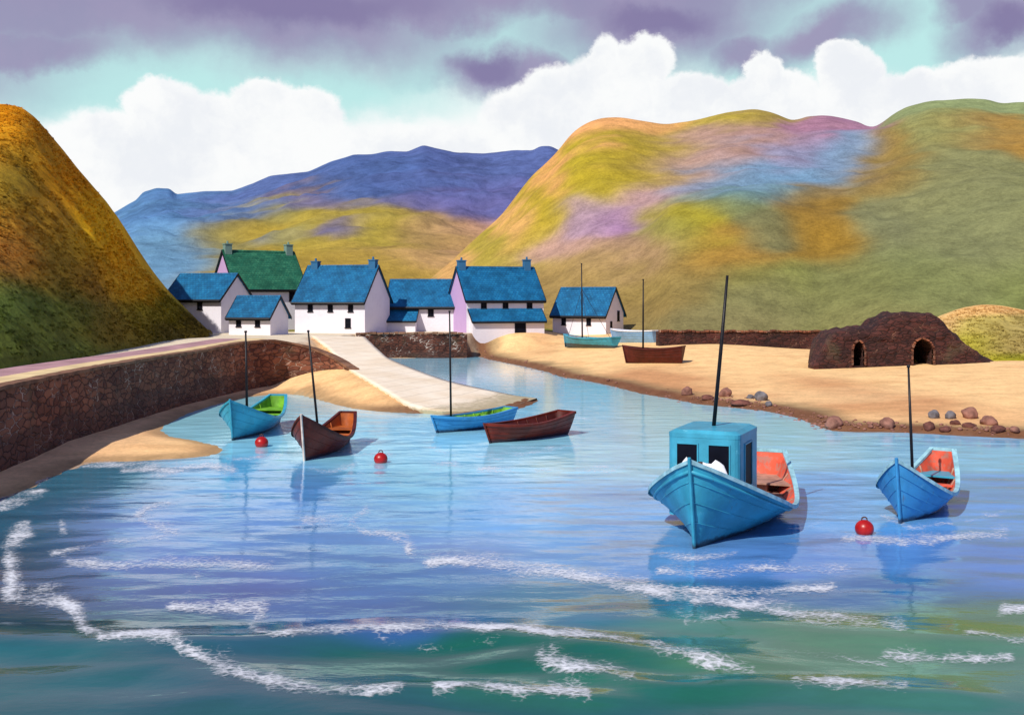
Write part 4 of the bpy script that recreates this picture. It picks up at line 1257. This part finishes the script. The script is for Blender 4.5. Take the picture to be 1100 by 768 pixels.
# mast on the wheelhouse roof
mx = (wx0 + wx1) / 2 - 0.1
mm = MB().tube([(mx, 0.22, zt + 0.15), (mx - 0.05, 0.40, zt + 2.2), (mx - 0.1, 0.56, zt + 4.15)], [0.055, 0.05, 0.035], 10)
mm.build('mast', M['mast'], hs, smooth=True)
# bundled white canvas on the foredeck in front of the windows
cv = []
for i in range(15):
    row = []
    for j in range(19):
        y = -0.95 + 1.9 * j / 18; x = wx1 + 0.04 + 0.42 * i / 14
        e_ = math.sin(PI * i / 14) * (1 - abs(2 * j / 18 - 1) ** 3)
        pk = 0.50 + 0.75 * max(0, mnoise.noise(Vector((y * 4.1, 3.3, 1.0)))) + 0.12 * mnoise.noise(Vector((x * 6, y * 9, 5)))
        row.append(Vector((x, y - 0.25, F_['sheer'](0.5 - x / L) + 0.07 + max(0.0, e_ * pk))))
    cv.append(row)
MB().grid(cv).build('folded_canvas', M['canvas'], fb, smooth=True)
# rope and samson post on the foredeck, rubbing strake
MB().tube([(L * .5 - 0.55, 0, 1.4), (L * .5 - 0.55, 0, 2.0)], 0.06, 8).build('mooring_post', M['iron'], fb, smooth=True)
rs = MB()
for sd_ in (1, -1):
    rs.tube([F_['pt'](s, 1 / 11, sd_) + Vector((0, sd_ * 0.01, 0)) for s in np.linspace(0, 1, 30)], 0.045, 6)
rs.build('rubbing_strake', M['teal'], fb, smooth=True)
hb = MB().box(-L * .5 + 1.0, -L * .5 + 1.7, -0.45, 0.45, 0.31, 0.62)
hb.build('hatch', M['grey_in'], fb, bevel=0.02)

# two boats moored bow-on off the left sand spit
b_, s_ = from_view(250, 473, 53.5, 298)
boat('sailing_boat', 'turquoise boat with a green inside, beside the sand spit', b_, s_, 2.3, 1.70, 0.70, 1.36, M['teal'], M['green_in'], M['teal'], sm=0.32, transom=0.36, taper=2.0, seat=M['green_in'], foredeck=0.22, floor=0.35, dip=0.55, mast=(0.30, 4.15, -0.1, -0.1, 0.062), fullness=1.8, bottom=0.5)
b_, s_ = from_view(327, 495, 46.6, 373)
boat('sailing_boat', 'red-brown open boat with a pale stem and varnished inside', b_, s_, 1.95, 1.70, 0.58, 1.24, M['brown'], M['wood_in'], M['dkbrown'], sm=0.32, transom=0.36, taper=2.0, seat=M['wood_in'], foredeck=0.22, floor=0.3, dip=0.55, mast=(0.33, 4.4, 0.0, -0.45, 0.05), fullness=1.8, stemm=M['stem'], bottom=0.5)
# right blue boat
b_, s_ = from_view(967, 562, 33.6, 1012)
boat('sailing_boat', 'bright blue open boat with a red inside, moored far right', b_, s_, 1.95, 1.72, 0.60, 1.45, M['blue'], M['orange_in'], M['rail'], sm=0.32, transom=0.36, taper=2.0, seat=M['teal'], foredeck=0.2, floor=0.34, dip=0.52, mast=(0.30, 3.75, 0.0, -0.14, 0.045), fullness=1.8, bottom=0.5, floorm=M['teal'], ribm=M['grey_in'])
# two side-on dinghies in the middle
b_, s_ = W(470, 465), W(547, 456)
boat('sailing_dinghy', 'light blue dinghy with a green inside near the slipway tip', b_, s_, 1.5, 0.78, 0.62, 0.82, M['blue'], M['green_in'], M['blue'], sm=0.45, transom=0.6, foredeck=0.0, floor=0.42, dip=0.45, mast=(0.20, 4.95, 0.0, -0.1, 0.05), thwarts=(0.42, 0.68), fullness=1.8, draft=.3, cat='dinghy', bottom=0.35)
b_, s_ = W(527, 476), W(607, 466)
boat('rowing_boat', 'dark red-brown rowing boat with no mast, alongside the blue dinghy', b_, s_, 1.6, 0.82, 0.70, 1.0, M['brown'], M['dkbrown'], M['brown'], sm=0.48, transom=0.66, foredeck=0.0, floor=0.35, dip=0.4, thwarts=(0.35, 0.65), fullness=2.0, draft=.3, cat='rowing boat', bottom=0.3)
# boats drawn up on the beach
def beached(pxb, pxs, py, z_up=0.26):
    a = ground_hit(pxb, py); c = ground_hit(pxs, py)
    a.z = c.z = (a.z + c.z) / 2 + z_up
    return a, c


BG = 'boats drawn up on the beach'
a, c = beached(607, 661, 374)
tb, T_ = boat('sailing_boat', 'small turquoise boat drawn up on the sand before the lone cottage', a, c, 1.7, 0.98, 0.72, 0.90, M['teal'], M['grey_in'], M['teal'], sm=0.45, transom=0.7, foredeck=0.0, floor=0.4, dip=0.5, mast=(0.36, 7.4, 0, 0.1, 0.08), draft=.3, group=BG, fullness=2.0, bottom=0.3, rake=0.2)
tm = T_['xat'](0.36, 0.4)
for s_0, sd_ in ((0.18, 1), (0.62, 1), (0.98, 1)):
    MB().tube([T_['pt'](s_0, 0, sd_ if s_0 < 0.9 else 1), (tm, 0.06, 5.4)], 0.018, 5).build('stay', M['mast'], tb)
a, c = beached(662, 709, 371); a.y += 3.2; c.y += 3.2
boat('open_boat', 'pale blue open boat with white rim, half hidden behind the brown boat', a, c, 1.7, 1.15, 1.0, 1.1, M['paleblue'], M['paleblue'], M['canvas'], sm=0.45, transom=0.75, foredeck=0.0, floor=0.4, dip=0.5, draft=.3, group=BG, fullness=2.0, bottom=0.3)
a, c = beached(672, 733, 390.5, 0.3)
boat('sailing_boat', 'dark brown boat with a short mast, drawn up on the sand', a, c, 1.8, 1.12, 0.90, 1.15, M['dkbrown'], M['dkbrown'], M['dkbrown'], sm=0.42, transom=0.6, foredeck=0.0, floor=0.5, dip=0.5, mast=(0.32, 6.0, 0, -0.05, 0.08), draft=.32, group=BG, fullness=1.9, bottom=0.35, rake=0.25)

# ------------------------------------------------------------------ buoys
def buoy(px, py, r, label, m='buoy'):
    p = W(px, py)
    root = empty('mooring_buoy', (p.x, p.y, 0))
    tag(root, label, 'buoy', 'mooring buoys' if m == 'buoy' else None)
    bm = bmesh.new(); bmesh.ops.create_uvsphere(bm, u_segments=28, v_segments=18, radius=r)
    for v in bm.verts: v.co.z = v.co.z * 0.95 + r * 0.55
    me = bpy.data.meshes.new('float'); bm.to_mesh(me); bm.free(); me.materials.append(M[m])
    me.polygons.foreach_set('use_smooth', [True] * len(me.polygons))
    link(bpy.data.objects.new('float', me), root)
    MB().tube([(r * .3 * math.cos(t), 0, r * 1.5 + r * .3 * math.sin(t)) for t in np.linspace(-0.4, PI + 0.4, 12)], r * 0.08, 6).build('mooring_ring', M['iron'], root, smooth=True)
    return root


buoy(281, 479.5, 0.27, 'red mooring buoy between the turquoise boat and the brown boat')
buoy(409, 497, 0.25, 'red mooring buoy floating alone on open water near the middle')
buoy(928.5, 573, 0.235, 'red mooring buoy beside the blue boat, nearest buoy on the right')

# ------------------------------------------------------------------ rocks on the beach
def rock(px, py, wpx, hpx, m, label, seed):
    p = ground_hit(px, py); s = FPX / p.y
    rx, rz = wpx / 2 / s, hpx / 2 / s
    bm = bmesh.new(); bmesh.ops.create_icosphere(bm, subdivisions=3, radius=1)
    for v in bm.verts:
        n_ = mnoise.noise(v.co * 1.3 + Vector((seed * 7.1, 0, 0))) * 0.28 + mnoise.noise(v.co * 3.5 + Vector((seed, 3, 0))) * 0.10
        v.co = v.co * (1 + n_)
        v.co = Vector((v.co.x * rx, v.co.y * rx * 0.85, v.co.z * rz * 1.15 + rz * 0.55))
    me = bpy.data.meshes.new('rock'); bm.to_mesh(me); bm.free(); me.materials.append(M[m])
    me.polygons.foreach_set('use_smooth', [True] * len(me.polygons))
    o = link(bpy.data.objects.new('rock', me))
    o.location = p; o.rotation_euler = (0, 0, seed * 1.3)
    return tag(o, label, 'rock', 'rocks along the waterline')


for i, (px, py, w_, h_, m_, lb) in enumerate([
    (738, 424, 15, 10, 'rock', 'oval brown rock standing apart, left of the fishing boat mast'), (760, 429, 14, 6, 'redrock', 'low flat reddish rock just left of the fishing boat mast'),
    (779, 426, 14, 11, 'rock', 'tall brown rock just right of the fishing boat mast'), (818, 430, 15, 12, 'greyrock', 'large rounded grey rock right of the wheelhouse'), (826, 436, 8, 6, 'greyrock', 'small grey stone beside the large grey rock'),
    (806, 428, 9, 5, 'greyrock', 'little dark stone left of the large grey rock'), (796, 435, 22, 6, 'redrock', 'long low red rock below the tall brown rock'), (896, 459, 22, 14, 'rock', 'broad domed brown rock at the water edge below the kiln'),
    (953, 459, 16, 11, 'rock', 'rounded brown rock left of the blue boat mast'), (998, 461, 13, 10, 'redrock', 'brown rock right of the blue boat mast at the waterline'), (1003, 449, 13, 10, 'greyrock', 'leftmost of three mauve boulders above the weed line'),
    (1021, 450, 11, 10, 'greyrock', 'small middle one of three mauve boulders above the weed line'), (1042, 449, 19, 13, 'rock', 'largest of three mauve boulders above the weed line'), (1062, 456, 18, 11, 'rock', 'pointed mauve rock right of the largest boulder'),
    (1026, 456, 12, 6, 'redrock', 'low red stone below the middle mauve boulder'), (1040, 459, 14, 6, 'redrock', 'low red stone below the largest mauve boulder'), (1072, 464, 15, 8, 'redrock', 'dark red rock near the right end of the weed line'), (1090, 464, 12, 7, 'rock', 'rightmost brown rock at the photo edge'),
    (1015, 464, 12, 6, 'redrock', 'dark low stone at the waterline right of the blue boat mast')]):
    rock(px, py, w_, h_, m_, lb, i + 1)

# loose pebbles along the weed line: too many to count
pv, pf = [], []
ico = bmesh.new(); bmesh.ops.create_icosphere(ico, subdivisions=1, radius=1)
iv = np.array([v.co[:] for v in ico.verts]); ifc = [[v.index for v in f.verts] for f in ico.faces]; ico.free()
sr = [(a, b_) for a, b_ in shore_right if a < 1101]
for k in range(900):
    t = rng.random() * (len(sr) - 1); i = int(t); f = t - i
    q = W(sr[i][0] * (1 - f) + sr[i + 1][0] * f, sr[i][1] * (1 - f) + sr[i + 1][1] * f)
    cl = fbm(np.array([q.x * 0.35]), np.array([1.0]))[0]
    if cl < -0.1 and rng.random() < 0.8: continue
    q.y += 0.15 + abs(rng.normal()) * 1.3 * (0.6 + max(0, cl) * 1.8); q.x += rng.normal() * 0.4
    r0 = 0.035 + 0.10 * rng.random() ** 2.5
    n0 = len(pv); g = gz(q.x, q.y)
    for v in iv: pv.append((q.x + v[0] * r0 * (1 + .3 * rng.random()), q.y + v[1] * r0, g + r0 * .2 + v[2] * r0 * .7))
    pf += [[n0 + j for j in fc] for fc in ifc]
peb = mesh_obj('pebbles', pv, pf, M['rock'])
tag(peb, 'loose pebbles and stones strewn along the right waterline', 'pebbles', kind='stuff')

# ------------------------------------------------------------------ sky, sun
SUN_AZ = Vector((-0.58, -0.81)).normalized(); SUN_EL = R(43)
to_sun = Vector((SUN_AZ.x * math.cos(SUN_EL), SUN_AZ.y * math.cos(SUN_EL), math.sin(SUN_EL)))
sl = bpy.data.lights.new('sun', 'SUN'); sl.energy = 4.3; sl.angle = R(0.5); sl.color = (1.0, 0.94, 0.85)
so = link(bpy.data.objects.new('sun', sl)); so.rotation_euler = (-to_sun).to_track_quat('-Z', 'Y').to_euler(); so.location = (-60, -10, 60)

world = bpy.data.worlds.new('World'); scene.world = world; world.use_nodes = True
nt = NT(world.node_tree)
for n in list(nt.n): nt.n.remove(n)
outn = nt.node('ShaderNodeOutputWorld'); bg = nt.node('ShaderNodeBackground')
nt.l.new(bg.outputs[0], outn.inputs[0])
STR = 0.1
bg.inputs['Strength'].default_value = STR
sky = nt.node('ShaderNodeTexSky', sky_type='NISHITA'); sky.sun_disc = False
sky.sun_elevation = SUN_EL; sky.sun_rotation = math.atan2(to_sun.x, to_sun.y)
tc = nt.node('ShaderNodeTexCoord').outputs['Generated']
sp = nt.node('ShaderNodeSeparateXYZ'); nt.put(sp.inputs[0], tc)
az = nt.m('ARCTAN2', sp.outputs[0], sp.outputs[1]); el = nt.m('ARCSINE', nt.m('MINIMUM', nt.m('MAXIMUM', sp.outputs[2], -1.0), 1.0))
cb_ = nt.node('ShaderNodeCombineXYZ'); nt.put(cb_.inputs[0], az); nt.put(cb_.inputs[1], el)
AE = cb_.outputs[0]


def warped(scale, amt, detail=4, rough=0.55):
    nz = nt.noise(AE, scale, detail, rough, out='Color')
    v = nt.node('ShaderNodeVectorMath', operation='SUBTRACT'); nt.put(v.inputs[0], nz); v.inputs[1].default_value = (0.5, 0.5, 0.5)
    v2 = nt.node('ShaderNodeVectorMath', operation='MULTIPLY_ADD'); nt.put(v2.inputs[0], v.outputs[0]); v2.inputs[1].default_value = (amt, amt, 0); nt.put(v2.inputs[2], AE)
    return v2.outputs[0]


def ae(px, py):
    x, y, z = (px - CX) / FPX, 1.0, -(py - YH) / FPX
    return math.atan2(x, y), math.asin(z / math.sqrt(x * x + y * y + z * z))


def blob(vec, px, py, rx, ry, rot=0.0):
    """1 at the middle of a cloud, 0 at its rim, negative outside"""
    a, e = ae(px, py)
    mp = nt.node('ShaderNodeMapping', vector_type='TEXTURE'); nt.put(mp.inputs[0], vec)
    mp.inputs['Location'].default_value = (a, e, 0); mp.inputs['Rotation'].default_value = (0, 0, R(rot)); mp.inputs['Scale'].default_value = (rx / FPX, ry / FPX, 1)
    ln = nt.node('ShaderNodeVectorMath', operation='LENGTH'); nt.put(ln.inputs[0], mp.outputs[0])
    return nt.m('SUBTRACT', 1.0, ln.outputs['Value'])


def union(L):
    o = L[0]
    for x in L[1:]: o = nt.m('MAXIMUM', o, x)
    return o


K = lambda c, g=1.0: tuple(x * g / STR for x in c)
v_soft = warped(8, 0.085, 7, 0.62); v_fine = warped(38, 0.024, 7, 0.68); v_streak = warped(5, 0.10, 6, 0.6)
MINT = srgb(190, 234, 233); VIOL = srgb(152, 148, 182); VIOL2 = srgb(128, 118, 162); WHITE = (0.97, 0.98, 0.98)
white = K(WHITE)
mott = nt.ramp(nt.noise(v_soft, 14, 6, 0.6), 0.35, 0.65)
violet = nt.mix(mott, K(VIOL), K(srgb(158, 150, 184)))
# vertical run of the sky: white above the hills, mint, then violet-grey overhead
spv = nt.node('ShaderNodeSeparateXYZ'); nt.put(spv.inputs[0], v_soft)
elw = spv.outputs[1]
col = nt.mix(nt.ramp(elw, ae(550, 165)[1], ae(550, 45)[1]), white, K(MINT))
col = nt.mix(nt.ramp(elw, ae(550, 60)[1], ae(550, -20)[1]), col, violet)
# mint patches
mint = union([blob(v_soft, 150, 95, 260, 60, 0), blob(v_soft, 330, 105, 170, 44, 0), blob(v_soft, 470, 70, 160, 34, 24), blob(v_soft, 560, 26, 70, 28, 10), blob(v_soft, 830, 60, 90, 70, 60), blob(v_soft, 930, 10, 130, 40, 0), blob(v_soft, 980, 60, 100, 30, 0)])
col = nt.mix(nt.ramp(mint, -0.15, 0.75), col, K(MINT))
# violet banks
vb = union([blob(v_soft, 60, 10, 280, 56, 0), blob(v_soft, 300, 14, 230, 66, -6), blob(v_soft, 480, 8, 170, 40, 8), blob(v_soft, 20, 45, 160, 30, 0), blob(v_soft, 700, 22, 150, 58, 0), blob(v_soft, 640, 4, 120, 30, 0), blob(v_soft, 530, 74, 90, 34, -4), blob(v_soft, 580, 78, 44, 34, 0),
            blob(v_soft, 890, 34, 80, 34, 10), blob(v_soft, 800, 50, 60, 30, 0), blob(v_soft, 1070, 30, 60, 40, 10), blob(v_soft, 1130, 20, 90, 50, 0), blob(v_soft, 1040, 14, 40, 24, 0), blob(v_soft, -200, 10, 260, 90, 0), blob(v_soft, 1350, 10, 200, 70, 0)])
col = nt.mix(nt.ramp(vb, -0.35, 0.75, 0, 0.95), col, violet)
vd = union([blob(v_soft, 525, 70, 60, 22, -4), blob(v_soft, 320, 0, 200, 34, 0), blob(v_soft, 700, 20, 80, 24, 0), blob(v_soft, 1085, 32, 36, 26, 0)])
col = nt.mix(nt.ramp(vd, 0.0, 0.7, 0, 0.75), col, K(VIOL2))
# bright cumulus with crisp tops
cu = union([blob(v_fine, 175, 118, 44, 36), blob(v_fine, 215, 150, 80, 50), blob(v_fine, 130, 170, 90, 50), blob(v_fine, 283, 118, 40, 34), blob(v_fine, 330, 128, 44, 34), blob(v_fine, 320, 165, 70, 56), blob(v_fine, 250, 180, 120, 54),
            blob(v_fine, 600, 104, 44, 36), blob(v_fine, 650, 78, 24, 40), blob(v_fine, 690, 66, 36, 30), blob(v_fine, 655, 110, 76, 52), blob(v_fine, 570, 130, 60, 40), blob(v_fine, 740, 112, 60, 34),
            blob(v_fine, 822, 82, 24, 28), blob(v_fine, 830, 110, 60, 36), blob(v_fine, 900, 66, 26, 26), blob(v_fine, 915, 88, 36, 34), blob(v_fine, 980, 108, 70, 32), blob(v_fine, 1060, 100, 80, 36), blob(v_fine, 1150, 100, 90, 46), blob(v_fine, 900, 130, 200, 34), blob(v_fine, 720, 150, 200, 40), blob(v_fine, 450, 200, 200, 70), blob(v_fine, 60, 250, 200, 110)])
sh_n = nt.m('ADD', nt.noise(v_fine, 13, 7, 0.62), nt.m('MULTIPLY', nt.ramp(cu, 0.0, 0.45), -0.10))
shade = nt.mix(nt.ramp(sh_n, 0.28, 0.52, 0, 1), K(srgb(238, 241, 246)), white)
col = nt.mix(nt.ramp(cu, -0.05, 0.16), col, shade)
# out of view overhead, aside and behind: sky tint added to colour shade and reflections
hi = nt.ramp(el, R(17), R(40))
over = nt.mix(nt.ramp(nt.noise(v_streak, 3.0, 6, 0.6), 0.42, 0.6), K(srgb(116, 142, 222), 0.60), sky.outputs['Color'])
side = nt.ramp(nt.m('ABSOLUTE', az), R(32), R(60))
col = nt.mix(nt.m('MULTIPLY', side, 0.9), col, nt.mix(mott, K(srgb(150, 144, 208), 0.62), K(srgb(186, 184, 230), 0.62)))
col = nt.mix(hi, col, over)
col = nt.mix(nt.ramp(el, R(-0.5), R(-4)), col, K((0.25, 0.3, 0.35)))
nt.put(bg.inputs['Color'], col)

# ------------------------------------------------------------------ camera and view
cam = bpy.data.cameras.new('camera'); cam.sensor_width = 36.0; cam.sensor_fit = 'HORIZONTAL'
cam.lens = 36.0 * FPX / 1100.0
cam.shift_x = 0.0; cam.shift_y = (YH - 384.0) / 1100.0
cam.clip_start = 0.5; cam.clip_end = 12000
co = link(bpy.data.objects.new('camera', cam)); co.location = (0, 0, CAM_H); co.rotation_euler = (R(90), 0, 0)
scene.camera = co
scene.render.engine = 'CYCLES'
scene.cycles.use_denoising = True
scene.cycles.max_bounces = 4; scene.cycles.diffuse_bounces = 2; scene.cycles.glossy_bounces = 2; scene.cycles.transparent_max_bounces = 12
vs_ = scene.view_settings
vs_.view_transform = 'Standard'; vs_.look = 'None'; vs_.exposure = 0.0; vs_.gamma = 1.0; vs_.use_curve_mapping = False
